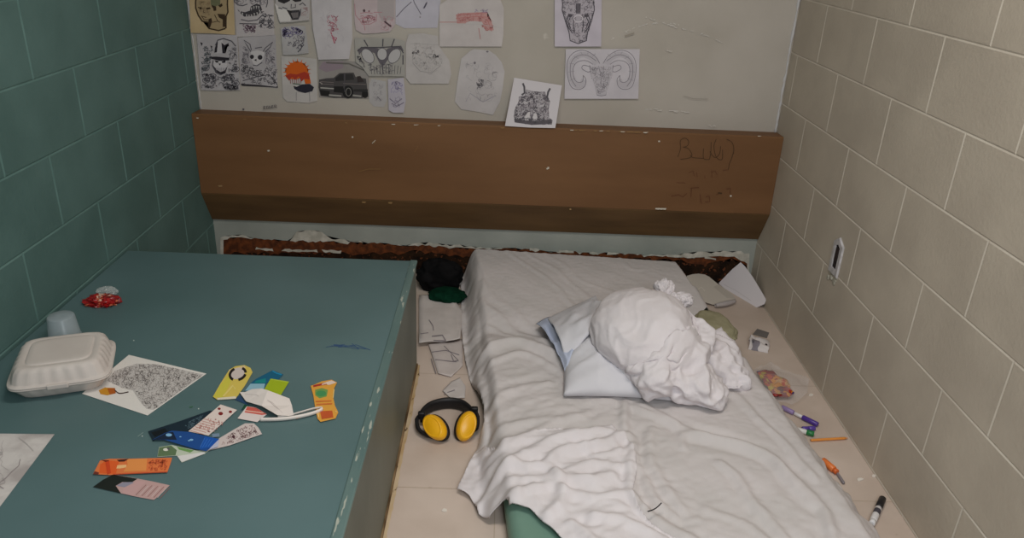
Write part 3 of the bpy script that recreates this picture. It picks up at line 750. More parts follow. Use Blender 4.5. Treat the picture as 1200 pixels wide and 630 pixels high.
for k in range(18):
    u, v = R.uniform(-60, 45), R.uniform(512, 590); s = [(u, v)]
    for j in range(6): u += R.uniform(-9, 9); v += R.uniform(2, 9); s.append((u, v))
    s = [q for q in s if inside(q, [(60, 510), (0, 588), (-50, 640), (-60, 510)])]
    if len(s) > 2: p.line(s, M((176, 167, 165)) if k % 3 else M((156, 146, 145)), R.uniform(.5, 1.3), True)
p.done('marbled_paper', 'sheet of grey veined marbled paper at the near left edge of the bunk', 'paper')

CARDS = 'cards scattered on the bunk'
a = cv(240, 420, 7.0); e = cv(160, 460, 7.0); g3 = cv(90, 520, 7.877)
def card(off, poly, col, name, label, cat='card', th=.0008, warp=None):
    p = prt(BEDP, off, poly, col, th, warp); p._n = (name, label, cat); return p
def fin(p): return p.done(*p._n, group=CARDS)
Z = lambda k: .0008+.0013*k
# black strip, white dotted card, blue card, doodle card, green card
p = card(Z(1), e([(95, 315), (360, 230), (600, 145), (650, 150), (560, 250), (430, 325), (230, 350), (135, 395)]), (22, 40, 52), 'bookmark', 'black and dark teal bookmark under the dotted one in the middle of the spread')
p.lines(scrib(e([(380, 260), (560, 170), (560, 220), (430, 300)]), 40, 1.4, 3), M((92, 116, 128)), .5); p.fill(e([(120, 325), (230, 290), (260, 320), (150, 360)]), M((12, 20, 26))); fin(p)
p = card(Z(2), e([(690, 95), (825, 140), (705, 250), (590, 350), (425, 315), (560, 205)]), (224, 208, 200), 'bookmark', 'white bookmark with red dots at its top and pink lines of print')
for (x, y, r) in [(690, 170, 3.0), (678, 130, 2.0), (770, 155, 2.2)]: p.fill(e(ell(x, y, r*6.5, r*4.8, 12)), M((128, 36, 34)))
p.lines([e([(x-70, y+52), (x+40, y+84)]) for x, y in [(620+k*-18, 160+k*16) for k in range(9)]], M((200, 140, 130)), .8); p.lines(scrib(e([(600, 200), (740, 240), (620, 330), (470, 300)]), 45, 1.3, 6), M((186, 120, 112)), .5); fin(p)
p = card(Z(1), e([(690, 365), (800, 300), (890, 250), (962, 250), (1000, 285), (1030, 338), (760, 432), (560, 480), (600, 430)]), (206, 192, 188), 'bookmark', 'whitish bookmark covered in a brown scribbled pattern, right of the blue one')
p.lines(scrib(e([(710, 370), (890, 265), (950, 260), (1010, 335), (760, 420), (690, 430)]), 90, 1.8, 4), M((128, 92, 92)), .6); p.fill(e(ell(795, 360, 12, 12, 8)), M((70, 30, 40))); p.line(e([(620, 350), (680, 345)]), M((120, 140, 160)), 4); fin(p)
p = card(Z(0), e([(170, 525), (185, 445), (290, 428), (480, 470), (590, 475), (560, 500), (370, 572), (330, 515)]), (190, 198, 178), 'bookmark', 'green and white bookmark with a frog-like picture, beneath the blue one')
p.fill(e([(172, 522), (187, 448), (285, 432), (330, 470), (320, 512)]), M((96, 118, 84))); p.fill(e([(330, 440), (470, 472), (440, 490), (350, 465)]), M((112, 152, 88))); p.fill(e(ell(240, 465, 22, 12, 12)), M((224, 222, 210))); p.fill(e(ell(262, 458, 12, 9, 8)), INK)
p.fill(e([(335, 518), (560, 485), (555, 500), (372, 568)]), M((220, 216, 214))); fin(p)
p = card(Z(3), e([(130, 385), (232, 330), (290, 310), (430, 320), (560, 352), (680, 378), (610, 450), (572, 478), (480, 460), (230, 385)]), (28, 74, 140), 'bookmark', 'deep blue night sky bookmark lying across the others')
p.fill(e([(135, 385), (240, 330), (300, 320), (330, 385), (230, 383)]), M((20, 36, 60))); p.fill(e([(560, 355), (676, 380), (610, 446), (520, 462)]), M((24, 84, 170))); p.fill(e([(610, 446), (676, 380), (670, 440), (590, 468)]), M((186, 188, 208)))
for (x, y, r) in [(265, 345, 26), (450, 385, 16), (430, 392, 10), (360, 360, 9)]: p.fill(e(ell(x, y, r, r*.5, 10)), M((130, 180, 220)))
p.lines([e([(560+k*22, 370+k*5), (520+k*22, 450-k*3)]) for k in range(4)], M((60, 120, 200)), .7); fin(p)
# upper group
p = card(Z(1), a([(200, 90), (250, 62), (325, 52), (375, 75), (392, 112), (330, 220), (255, 325), (105, 338), (66, 312), (130, 200)]), (214, 190, 90), 'card', 'yellow card with a black ring round a pale disc, topmost of the spread')
p.fill(a([(105, 318), (68, 312), (135, 205), (195, 140), (215, 190), (150, 318)]), M((206, 196, 74))); p.fill(a([(100, 322), (255, 308), (256, 328), (105, 338)]), M((222, 212, 190))); p.fill(a([(200, 90), (325, 55), (335, 80), (250, 100), (196, 130)]), M((222, 196, 150)))
p.fill(a(ell(268, 122, 62, 44, 24, rot=-20)), M((206, 192, 186))); p.lines([a(ell(270, 124, 66, 48, 14, 30, 100, -20)), a(ell(270, 124, 66, 48, 14, 140, 260, -20)), a(ell(270, 124, 66, 48, 8, -40, 15, -20))], M((34, 28, 26)), 3.0)
p.line(a([(150, 310), (230, 220), (250, 250)]), M((226, 206, 120)), 1.8); fin(p)
p = card(Z(0), a([(555, 95), (645, 130), (600, 175), (505, 200), (480, 270), (325, 265), (370, 205), (420, 165)]), (20, 92, 122), 'card', 'deep blue card with a pale blue end, under the lime green one')
p.fill(a([(375, 205), (495, 205), (480, 265), (330, 262)]), M((140, 180, 196))); p.fill(a([(420, 180), (500, 160), (500, 200), (405, 200)]), M((20, 128, 130))); p.line(a([(555, 100), (590, 120), (630, 130)]), M((30, 130, 170)), 1.6); fin(p)
p = card(Z(1), a([(540, 163), (692, 188), (612, 318), (468, 286)]), (158, 176, 28), 'card', 'plain lime green card behind the folded white paper'); p.line(a([(545, 170), (685, 192)]), M((176, 192, 60)), 1); fin(p)
p = card(Z(0), a([(235, 330), (290, 300), (330, 350), (365, 380), (350, 410), (295, 425), (330, 370)]), (42, 70, 104), 'card', 'dark blue and green card mostly hidden between the yellow card and the folded paper')
p.fill(a([(300, 420), (325, 375), (365, 380), (350, 408)]), M((26, 76, 52))); fin(p)
p = card(Z(1), a([(345, 390), (420, 400), (510, 455), (430, 520), (268, 490)]), (224, 210, 206), 'card', 'white card with a red striped upper edge, sticking out under the folded paper')
p.fill(a([(348, 392), (420, 402), (508, 455), (470, 462), (325, 440)]), M((206, 96, 84))); p.line(a([(330, 425), (480, 445)]), M((232, 190, 170)), 1.1); fin(p)
def foldw(u, v): return Vector((0, 0, .014*math.exp(-((u-315)/22)**2)))
p = card(Z(2), a([(285, 278), (330, 282), (390, 268), (470, 280), (520, 300), (620, 325), (695, 338), (715, 390), (730, 470), (690, 482), (600, 498), (560, 480), (470, 425), (340, 360)]), (226, 216, 210), 'folded_paper', 'blank white folded paper between the lime card and the looped strip', 'paper', .0012, foldw)
p.line(a([(330, 300), (420, 320), (560, 400), (640, 470)]), M((204, 194, 190)), .8); fin(p)
# looped wristband: a thin band standing up in a narrow loop
def wristband():
    P = smoothpts([BEDP.at(*a([q])[0], .003) for q in [(455, 515), (600, 512), (720, 500), (830, 478), (920, 452), (968, 428), (965, 412), (900, 418), (800, 445), (720, 468), (650, 482), (600, 490)]], 8)
    V, F = [], []; n = len(P)
    for i, q in enumerate(P):
        h = .0075; t = (P[min(i+1, n-1)]-P[max(i-1, 0)]); tl = Vector((-t.y, t.x, 0)).normalized()*.0025
        V += [(q.x, q.y, BED+.0036), (q.x+tl.x, q.y+tl.y, BED+.0036+h)]
    for i in range(n-1): F.append((2*i, 2*i+2, 2*i+3, 2*i+1))
    o = mesh_obj('wristband', V, F, M((224, 214, 206)), smooth=True); md = o.modifiers.new('thickness', 'SOLIDIFY'); md.thickness = .0012
    tag(o, 'white paper band with brown print curled in a long narrow loop', 'wristband')
    pr = Print(BEDP, .0045); pr.th = 0
    pr.base(a([(735, 478), (900, 430), (940, 424), (935, 438), (880, 452), (750, 492)]), M((176, 134, 112)), .0004)
    pr.lines([a([(x, y), (x+14, y-14)]) for x, y in [(750+k*19, 486-k*5.2) for k in range(10)]], M((92, 52, 44)), .9)
    pr.done('print', parent=o)
wristband()
p = card(Z(0), a([(868, 222), (900, 212), (960, 185), (1040, 172), (1085, 195), (1060, 245), (1050, 300), (1068, 385), (1095, 440), (1072, 490), (950, 518), (925, 492), (905, 400), (890, 300)]), (218, 156, 62), 'sachet', 'orange and yellow printed sachet with a green patch, rightmost of the spread', 'sachet', .0025)
p.fill(a([(905, 255), (960, 240), (1010, 255), (1000, 310), (940, 325), (905, 300)]), M((112, 150, 78))); p.fill(a(ell(955, 285, 42, 24, 14)), M((70, 140, 84))); p.fill(a([(950, 205), (1040, 178), (1080, 196), (1020, 215)]), M((222, 200, 186))); p.line(a([(890, 225), (960, 210), (1000, 205)]), M((168, 50, 40)), 2.2); p.line(a([(960, 212), (1010, 200)]), M((230, 210, 190)), 1)
p.fill(a([(945, 430), (1045, 425), (1055, 480), (960, 495)]), M((190, 84, 40))); p.lines([a([(910, 350), (1040, 345)]), a([(915, 375), (1045, 368)])], M((206, 110, 50)), 1.4); p.lines([a([(1070, 430), (1085, 440)]), a([(1060, 250), (1052, 320)])], M((228, 190, 110)), 1.2); p.line(a([(920, 400), (935, 480)]), M((236, 206, 140)), 1); fin(p)
# lower pair
p = card(Z(1), g3([(150, 278), (160, 255), (215, 150), (300, 135), (480, 135), (880, 125), (870, 165), (835, 262), (300, 285)]), (224, 120, 66), 'bookmark', 'orange bookmark lying above the black and pink one at the near end')
p.fill(g3([(205, 270), (215, 190), (270, 150), (390, 160), (360, 275)]), M((226, 96, 40))); p.fill(g3([(365, 225), (375, 195), (460, 190), (455, 215), (400, 225)]), M((240, 190, 130))); p.fill(g3([(460, 140), (650, 132), (640, 245), (430, 255), (470, 190)]), M((230, 146, 78)))
p.fill(g3([(225, 145), (300, 150), (290, 170), (265, 165)]), M((110, 36, 20))); p.fill(g3([(370, 145), (480, 136), (440, 160), (390, 162)]), M((64, 30, 26))); p.fill(g3([(150, 278), (165, 250), (205, 262), (200, 278)]), M((110, 50, 40))); p.fill(g3([(265, 165), (300, 155), (315, 265), (280, 280)]), M((206, 70, 30)))
p.lines(scrib(g3([(660, 140), (860, 135), (820, 245), (660, 250)]), 60, 1.4, 5), M((196, 84, 52)), .6); p.line(g3([(335, 278), (835, 255)]), M((200, 84, 50)), 1); fin(p)
p = card(Z(0), g3([(150, 395), (240, 330), (330, 278), (560, 318), (700, 345), (858, 380), (790, 450), (712, 515), (560, 488), (410, 455)]), (190, 156, 152), 'bookmark', 'black and pink bookmark with lines of print, nearest of the spread')
p.fill(g3([(150, 395), (240, 330), (330, 280), (560, 320), (510, 352), (420, 350), (360, 385), (408, 455)]), M((26, 32, 28))); p.fill(g3([(365, 385), (425, 352), (520, 350), (540, 370), (450, 400)]), M((146, 142, 158))); p.fill(g3([(430, 405), (560, 340), (640, 345), (520, 480), (420, 455)]), M((196, 158, 156)))
p.lines([g3([(545+k*55, 470+k*8), (640+k*55, 375+k*8-k*2)]) for k in range(5)], M((146, 104, 102)), .9); p.lines([g3([(580+k*55, 470+k*8), (660+k*55, 385+k*8-k*2)]) for k in range(4)], M((206, 190, 186)), .7); fin(p)

# crumpled red wrapper by the left wall
def wrapper(name, cen, dims, cols, seed, label, cat, mats=None, clear=None):
    t = empty(name, (cen.x, cen.y, cen.z))
    b = bmesh.new(); bmesh.ops.create_icosphere(b, subdivisions=4, radius=1)
    for v in b.verts:
        n = v.co.normalized(); w = n*1.4+Vector((seed, 0, 0))
        r = 1+.34*rdg(w)+.30*rdg(w*2.6); z = n.z*dims[2]*r
        v.co = cen+Vector((n.x*dims[0]*r, n.y*dims[1]*r, max(0.001, dims[2]*.75+z)))
    for f in b.faces:
        c_ = f.calc_center_median()-cen; k = mn.noise(Vector((c_.x*42+seed, c_.y*42, c_.z*30)))*.5+.5+.25*mn.noise(Vector((c_.x*110, c_.y*110, seed)))
        f.material_index = min(len(cols)-1, max(0, int(k*len(cols))))
    bm_obj('wrapper_body', b, [M(c_, .3, .6) for c_ in cols], False, t)
    if clear:
        cc, dd = clear; b = bmesh.new(); bmesh.ops.create_icosphere(b, subdivisions=4, radius=1)
        for v in b.verts:
            n = v.co.normalized(); w = n*1.7+Vector((seed+5, 0, 0)); r = 1+.22*rdg(w)+.2*rdg(w*2.5)
            v.co = cc+Vector((n.x*dd[0]*r, n.y*dd[1]*r, max(.001, dd[2]*.7+n.z*dd[2]*r)))
        bm_obj('clear_film', b, film('clear_wrapper_film', (225, 228, 226), .28, .12), False, t)
    tag(t, label, cat); return t
wc = BEDP.at(120, 355)
wrapper('candy_wrapper', wc, (.038, .024, .011), [(110, 14, 16), (150, 20, 22), (128, 14, 18), (170, 26, 28), (120, 14, 18), (190, 90, 60), (214, 180, 160), (140, 18, 20), (206, 150, 140)], 2.3, 'crumpled red candy wrapper on the bunk near the left wall', 'wrapper', clear=(BEDP.at(126, 344), (.024, .016, .011)))

# ================================================================== DRAWINGS ON THE BACK WALL
DR = 'drawings stuck on the back wall'
_nd = [0]
def draw(poly, col, lift=None):
    _nd[0] += 1; lift = .0012+.0022*((_nd[0]*3) % 5) if lift is None else lift+.006
    return prt(WALL, lift, poly, NM('paper_%d' % len(bpy.data.materials), col, tuple(max(0, x-10) for x in col), 14, .85, .15), .0009)
k1 = cv(210, 0, 4.5); k2 = cv(350, 0, 4.5); k3 = cv(500, 0, 3.937); k7 = cv(220, 0, 10.5); k8 = cv(270, 0, 10.5); k9 = cv(225, 35, 8.4); h1 = cv(400, 0, 9); h2 = cv(640, 0, 5.04); h3 = cv(590, 85, 8.4); h4 = cv(320, 60, 9)
# 1 tan sheet with two skulls
p = draw([(220.5, -32), (223.5, 38.5), (250, 39), (275.5, 41), (272, -32)], (202, 178, 140))
br, br2 = M((62, 46, 30)), M((150, 128, 98))
p.fill(k7([(100, -60), (98, 60), (130, 190), (180, 260), (250, 285), (260, 360), (380, 380), (470, 350), (490, 160), (500, -60)]), M((168, 146, 112)))
p.fill(k7([(280, -20), (400, -10), (400, 60), (330, 80), (285, 60)]), M((112, 112, 84)))
p.lines([k7([(110, -60), (96, 20), (98, 100), (130, 190), (180, 262), (255, 275)]), k7([(255, 275), (262, 350), (380, 376), (465, 350)]), k7([(490, -60), (488, 60), (495, 150), (470, 200), (470, 350)])], br, 1.7)
for q in ([(120, 85), (160, 85), (180, 110), (150, 118)], [(215, 100), (270, 88), (285, 108), (240, 118)], [(375, 70), (420, 40), (430, 70), (400, 92)], [(310, 95), (350, 90), (352, 130), (320, 135)], [(365, 170), (460, 175), (465, 330), (430, 330), (430, 240), (385, 215)], [(255, 235), (290, 220), (300, 265), (275, 340), (255, 340)], [(290, 60), (350, 80), (350, 110), (300, 90)]): p.fill(k7(q), br)
p.lines([k7([(195, 120), (190, 150), (215, 155)]), k7([(165, 190), (200, 240), (250, 245)]), k7([(300, 275), (370, 260), (400, 275)]), k7([(180, 200), (230, 215)]), k7([(330, 180), (370, 260)])], br, .9); p.lines(scrib(k7([(120, 10), (280, 10), (280, 200), (150, 190)]), 30, 2, 1), br2, .6)
p.done('drawing', 'tan paper drawing of two brown skulls, top left of the wall', 'drawing', DR)
# 2 teeth
p = draw([(273, -32), (277, 43), (300, 42.5), (321.5, 41), (320, -32)], (196, 188, 188))
p.lines([k8([(50, -60), (50, 20), (90, 60), (150, 70), (210, 50)]), k8([(455, -50), (455, 40), (440, 90)]), k8([(130, 240), (220, 260), (330, 245), (400, 180)]), k8([(110, 290), (340, 295)])], INK, 1.2)
p.fill(k8([(85, 115), (130, 170), (170, 205), (240, 200), (330, 190), (390, 120), (370, 60), (320, 45), (250, 80), (240, 130), (180, 150), (130, 140)]), M((66, 62, 66)))
for x, y in [(250, 90), (280, 75), (310, 70), (340, 75), (190, 175), (220, 180), (250, 175), (285, 160), (320, 150), (350, 120), (110, 130), (140, 155)]: p.fill(k8([(x, y), (x+18, y+4), (x+10, y+45)]), M((196, 190, 188)))
p.lines(scrib(k8([(380, 130), (530, 180), (540, 350), (400, 350), (330, 330)]), 46, 2.2, 2), INK, .8); p.lines(scrib(k8([(150, 300), (330, 310), (300, 400), (170, 400)]), 26, 2.2, 3), M((108, 78, 96)), .8); p.lines(scrib(k8([(60, -60), (440, -60), (440, 60), (240, 60), (60, 60)]), 40, 3, 33), INKG, .6)
p.done('drawing', 'grey drawing of a huge toothy grin, second in the top row', 'drawing', DR)
# 3 skull with black sockets
p = draw([(321, -32), (323, 5), (326.5, 23), (328, 26.5), (341, 26), (362.5, 23.5), (364, -32)], (192, 186, 184))
p.fill(k8([(545, 40), (600, 90), (690, 120), (740, 200), (740, 260), (610, 265), (570, 150)]), M((218, 212, 208)))
for q in ([(570, -40), (720, -30), (735, 10), (660, 45), (590, 20)], [(760, -30), (880, -30), (870, 15), (800, 25), (765, 5)], [(690, 120), (740, 130), (850, 120), (860, 170), (830, 240), (760, 245), (730, 190)]): p.fill(k8(q), M((50, 46, 48)))
p.fill(k8([(745, 160), (840, 150), (830, 215), (770, 225)]), M((130, 122, 120)))
p.lines([k8([(590, 95), (640, 110), (640, 90), (700, 110)]), k8([(850, 60), (890, 35), (925, 70)]), k8([(750, 50), (745, 100), (800, 90), (800, 50)]), k8([(865, 110), (860, 180), (830, 240)])], INK, 1.2); p.lines([k8([(765+i*18, 130), (770+i*16, 235)]) for i in range(5)], INK, .7); p.lines(scrib(k8([(880, 90), (960, 90), (950, 230), (870, 240)]), 14, 2, 9), M((170, 140, 140)), .6)
p.done('drawing', 'drawing of a dark eyed skull with its jaw hanging, third in the top row', 'drawing', DR)
# 4 skull in a tall hat among roses
p = draw([(230.5, 40), (235.5, 105.5), (258, 106), (281.5, 105.5), (279.5, 70), (278, 41)], (190, 184, 186))
p.fill(k9([(205, 300), (340, 300), (345, 360), (320, 415), (280, 430), (240, 410), (215, 360)]), M((206, 200, 202)))
p.fill(k9([(235, 120), (300, 95), (325, 230), (230, 230)]), M((198, 192, 194)))
for q in ([(155, 265), (240, 262), (370, 275), (365, 300), (270, 305), (190, 285)], [(222, 300), (258, 305), (262, 322), (235, 322)], [(292, 308), (332, 300), (328, 322), (298, 326)], [(205, 345), (230, 420), (280, 445), (330, 425), (350, 355), (320, 400), (280, 415), (240, 390)], [(225, 180), (245, 120), (255, 120), (245, 220), (220, 225)], [(290, 125), (320, 150), (360, 130), (365, 160), (320, 175), (330, 230), (300, 230)], [(80, 120), (105, 130), (95, 160)], [(180, 155), (200, 160), (195, 190)], [(260, 330), (285, 332), (275, 350)]): p.fill(k9(q), M((46, 42, 48)))
p.lines([k9([(235+i*14, 372), (240+i*13, 408)]) for i in range(8)], INKG, .6)
p.lines([k9([(230, 150), (255, 100), (310, 85), (390, 110), (430, 160)]), k9([(210, 300), (200, 350), (240, 420), (290, 440)])], INK, 1.2)
for x, y in [(200, 455), (140, 495), (355, 475), (430, 525), (350, 555), (430, 385), (135, 375)]: p.lines([k9(ell(x, y, 36, 26, 14)), k9(ell(x, y, 18, 12, 10))], INK, .8); p.fill(k9(ell(x+2, y+2, 9, 7, 8)), INK)
p.lines(scrib(k9([(90, 430), (230, 430), (280, 470), (340, 430), (460, 440), (460, 590), (330, 590), (280, 540), (200, 580), (90, 570)]), 110, 2.2, 4), INK, .75); p.lines(scrib(k9([(100, 150), (220, 180), (170, 380), (90, 430)]), 46, 2, 5), M((90, 96, 100)), .7); p.lines(scrib(k9([(360, 180), (440, 170), (450, 420), (360, 420)]), 36, 2, 6), INK, .6)
p.done('drawing', 'drawing of a grinning skull in a tall hat above roses, below the tan sheet', 'drawing', DR)
# 5 rabbit-eared skull
p = draw([(279, 44), (282, 99), (325.5, 103.5), (323, 41)], (186, 180, 182))
p.fill(k9([(580, 215), (640, 200), (715, 215), (700, 290), (650, 350), (610, 345), (580, 280)]), M((206, 200, 200)))
for q in (ell(590, 265, 20, 22, 12), ell(670, 270, 24, 24, 12), [(610, 295), (635, 285), (635, 310)], [(480, 530), (650, 540), (830, 560), (845, 545), (845, 570), (700, 560), (490, 550)]): p.fill(k9(q), M((52, 48, 52)))
p.lines([k9([(600, 345), (640, 352), (690, 320)]), k9([(585, 200), (570, 140), (510, 100), (540, 150), (580, 215)]), k9([(700, 215), (720, 180), (795, 120), (770, 170), (715, 220)]), k9([(620, 180), (690, 170)]), k9([(500, 500), (640, 460), (760, 440), (840, 540)])], INK, 1.0)
p.lines(scrib(k9([(480, 340), (580, 350), (640, 400), (740, 360), (840, 380), (840, 540), (490, 530)]), 100, 2.2, 7), M((84, 80, 84)), .7); p.lines(scrib(k9([(500, 150), (570, 200), (570, 340), (490, 330)]), 30, 3, 8), INKG, .5); p.lines(scrib(k9([(720, 200), (820, 170), (820, 370), (720, 350)]), 30, 3, 18), INKG, .5)
p.done('drawing', 'drawing of a pale long eared animal skull, beside the hatted skull', 'drawing', DR)
# 6 small sheet, purple blossom face
p = draw([(329, 33), (331.5, 64.5), (347, 64), (362, 62), (360, 45), (358, 30.5), (342, 30)], (186, 182, 182))
p.lines(scrib(k8([(640, 340), (800, 330), (930, 400), (900, 430), (780, 430), (700, 510), (640, 440)]), 60, 2.2, 9), M((108, 98, 140)), .9); p.lines(scrib(k8([(720, 420), (920, 430), (900, 640), (700, 560)]), 40, 2.0, 10), M((110, 106, 116)), .7); p.fill(k8([(850, 500), (890, 495), (880, 515)]), INK); p.line(k8([(890, 560), (860, 610), (830, 640)]), INK, 1.3)
p.done('drawing', 'small drawing of a face with purple blossoms for hair, above the orange sunburst', 'drawing', DR)
# 7 orange sunburst
p = draw([(329.5, 65.5), (331.5, 114), (336.5, 119), (362, 120.5), (372, 118), (371, 69), (350, 66.5)], (200, 194, 190))
sp = []
for k in range(26):
    an = math.radians(150+k*250/25); r = 124 if k % 2 else 112; sp.append((250+r*math.cos(an), 215+r*.88*math.sin(an)))
for k in range(13):
    an = math.radians(158+k*230/12); a1, a2 = an-.12, an+.12
    p.fill(h4([(250+95*math.cos(a1), 215+84*math.sin(a1)), (250+156*math.cos(an), 215+140*math.sin(an)), (250+95*math.cos(a2), 215+84*math.sin(a2))]), M((214, 98, 28)))
p.fill(h4(sp+[(385, 260), (400, 340), (340, 345), (320, 270), (240, 300), (160, 290)]), M((214, 98, 28)))
p.fill(h4([(130, 260), (180, 235), (250, 245), (330, 215), (380, 240), (385, 300), (330, 290), (300, 320), (270, 265), (230, 300), (200, 270), (170, 310)]), M((178, 60, 40)))
p.fill(h4([(215, 365), (250, 375), (300, 350), (390, 345), (432, 380), (415, 420), (340, 440), (270, 425), (225, 395)]), M((44, 42, 54)))
p.lines([h4([(180+i*22, 285), (185+i*22, 340)]) for i in range(6)], M((150, 70, 70)), .8); p.lines([h4([(245, 430), (245, 520)]), h4([(385, 430), (388, 530)])], INKG, .6); p.line(h4([(210, 340), (290, 350)]), M((90, 110, 90)), 1)
p.done('drawing', 'white sheet with a spiky orange sunburst over a dark blot', 'drawing', DR)
# 8 long white sheet with pink marks
p = draw([(363, -32), (366.5, 33), (373, 70), (409, 69), (413, 44), (411, -32)], (204, 198, 200))
p.lines(scrib(k2([(150, 75), (210, 80), (215, 160), (150, 170)]), 26, 2.4, 11), M((184, 108, 122)), .9); p.lines([k2([(170, 170), (190, 230), (200, 200), (180, 190), (195, 215)])], M((184, 90, 110)), 1.3); p.lines(scrib(k2([(110, 30), (250, 40), (240, 280), (120, 280)]), 24, 4, 12), M((190, 182, 186)), .6)
p.done('drawing', 'long white sheet with a small pink scribble in its middle', 'drawing', DR)
# 9 pink face
p = draw([(414, -32), (415.5, 25), (417, 35), (425, 39.5), (439, 39), (457, 37), (463, 29), (462, -32)], (200, 184, 186))
p.fill(h1([(380, -40), (555, -40), (560, 200), (430, 230), (380, 120)]), M((178, 168, 168)))
pk = M((186, 130, 138)); p.lines([h1([(140, 40), (150, 160), (200, 220), (220, 255), (300, 255), (370, 220), (370, 150)]), h1([(190, 200), (280, 180), (370, 210)]), h1([(340, 130), (430, 130)]), h1([(240, 260), (250, 320)]), h1([(200, 140), (260, 130), (330, 140)])], pk, .9); p.lines(scrib(h1([(200, 160), (370, 160), (350, 250), (220, 250)]), 28, 2.4, 14), pk, .8); p.lines(scrib(h1([(400, 150), (560, 180), (530, 330), (410, 310)]), 20, 3, 15), M((190, 150, 156)), .7)
p.fill(h1(ell(240, 112, 13, 16, 10)), M((90, 70, 74))); p.fill(h1(ell(292, 118, 10, 10, 8)), M((150, 110, 116))); p.line(h1([(455, 225), (525, 280)]), M((92, 70, 76)), 2)
p.done('drawing', 'pinkish sheet with a faint red pencil face and a dark slanting stroke', 'drawing', DR)
# 10 bluish sheet with V lines
p = draw([(463.5, -32), (463.5, 28), (474, 33), (512.5, 32.5), (516, 5), (518, -32)], (200, 196, 206))
p.lines([h1([(750, -40), (770, 30), (840, 150)]), h1([(905, 20), (865, 90)]), h1([(580, 180), (660, 90), (740, 20)])], M((120, 114, 126)), 1.0); p.line(h1([(900, 30), (872, 85)]), M((90, 86, 100)), 1.8); p.fill(h1(ell(830, 180, 8, 10, 8)), INKL)
p.done('drawing', 'pale bluish sheet with thin converging pencil lines, at the top right of the pink face', 'drawing', DR)
# 11 gun
p = draw([(515, 6), (515, 54.5), (588, 54.5), (590, 40), (590.5, 10), (584, -6), (560, -12), (530, -4)], (206, 198, 196))
rd = M((186, 120, 118)); p.fill(k3([(135, 68), (160, 60), (280, 55), (280, 78), (300, 100), (310, 140), (270, 140), (255, 100), (190, 95), (180, 108), (140, 108)]), M((196, 152, 148))); p.lines([k3([(60, 102), (140, 102)]), k3([(135, 70), (280, 58)]), k3([(135, 85), (230, 76), (290, 80)]), k3([(150, 108), (150, 92), (180, 92)]), k3([(240, 130), (248, 180)]), k3([(280, 90), (300, 145)])], rd, .9); p.lines(scrib(k3([(140, 62), (280, 55), (310, 110), (300, 145), (260, 140), (240, 95), (140, 108)]), 60, 2, 16), rd, .7); p.lines(scrib(k3([(220, 40), (285, 40), (285, 60), (220, 60)]), 10, 2, 17), M((150, 130, 160)), .7); p.line(k3([(62, 110), (250, 112), (350, 130)]), M((192, 186, 186)), .6)
p.done('drawing', 'white sheet with ragged corners and a red pencil gun', 'drawing', DR)
# 12 truck
p = draw([(372.5, 71), (374, 113.5), (400, 114.5), (432.5, 115.5), (432.5, 84), (426, 76), (415, 72), (395, 70.5)], (158, 152, 148))
p.fill(h4([(480, 380), (485, 300), (560, 285), (640, 280), (700, 230), (850, 225), (870, 270), (980, 290), (1005, 480), (930, 495), (640, 490), (500, 470)]), M((78, 74, 74)))
p.fill(h4([(530, 110), (740, 110), (740, 180), (560, 220), (480, 180)]), M((150, 134, 142)))
p.fill(h4([(655, 285), (710, 240), (745, 240), (745, 310), (660, 315)]), M((48, 46, 46))); p.fill(h4([(765, 240), (840, 240), (855, 300), (765, 305)]), M((54, 52, 52))); p.fill(h4([(885, 265), (920, 260), (960, 320), (890, 330)]), M((58, 50, 50)))
for q in ([(490, 405), (600, 420), (590, 470), (510, 465)], ell(790, 430, 58, 68, 18), ell(970, 450, 34, 45, 12), [(640, 370), (740, 370), (740, 440), (640, 430)]): p.fill(h4(q), M((36, 34, 34)))
p.lines([h4(ell(795, 430, 28, 42, 14))], M((140, 136, 132)), .9); p.lines([h4([(500, 320), (640, 330)]), h4([(510, 345), (640, 352)]), h4([(740, 340), (980, 350)])], M((130, 118, 116)), .9); p.line(h4([(500, 385), (640, 395)]), M((180, 176, 170)), 1.3); p.line(h4([(590, 462), (720, 472)]), M((170, 166, 160)), 1.8); p.line(h4([(840, 465), (930, 475)]), M((160, 156, 150)), 2); p.fill(h4([(850, 400), (1000, 400), (1000, 430), (850, 425)]), M((52, 50, 50))); p.lines([h4([(560, 300), (640, 290)]), h4([(750, 235), (755, 430)])], INK, .7); p.line(h4([(490, 325), (520, 345), (510, 350)]), M((170, 160, 156)), 1); p.line(h4([(560, 120), (800, 130), (960, 200)]), M((110, 106, 100)), 1.4)
p.done('drawing', 'shaded pencil drawing of a dark pickup truck', 'drawing', DR)
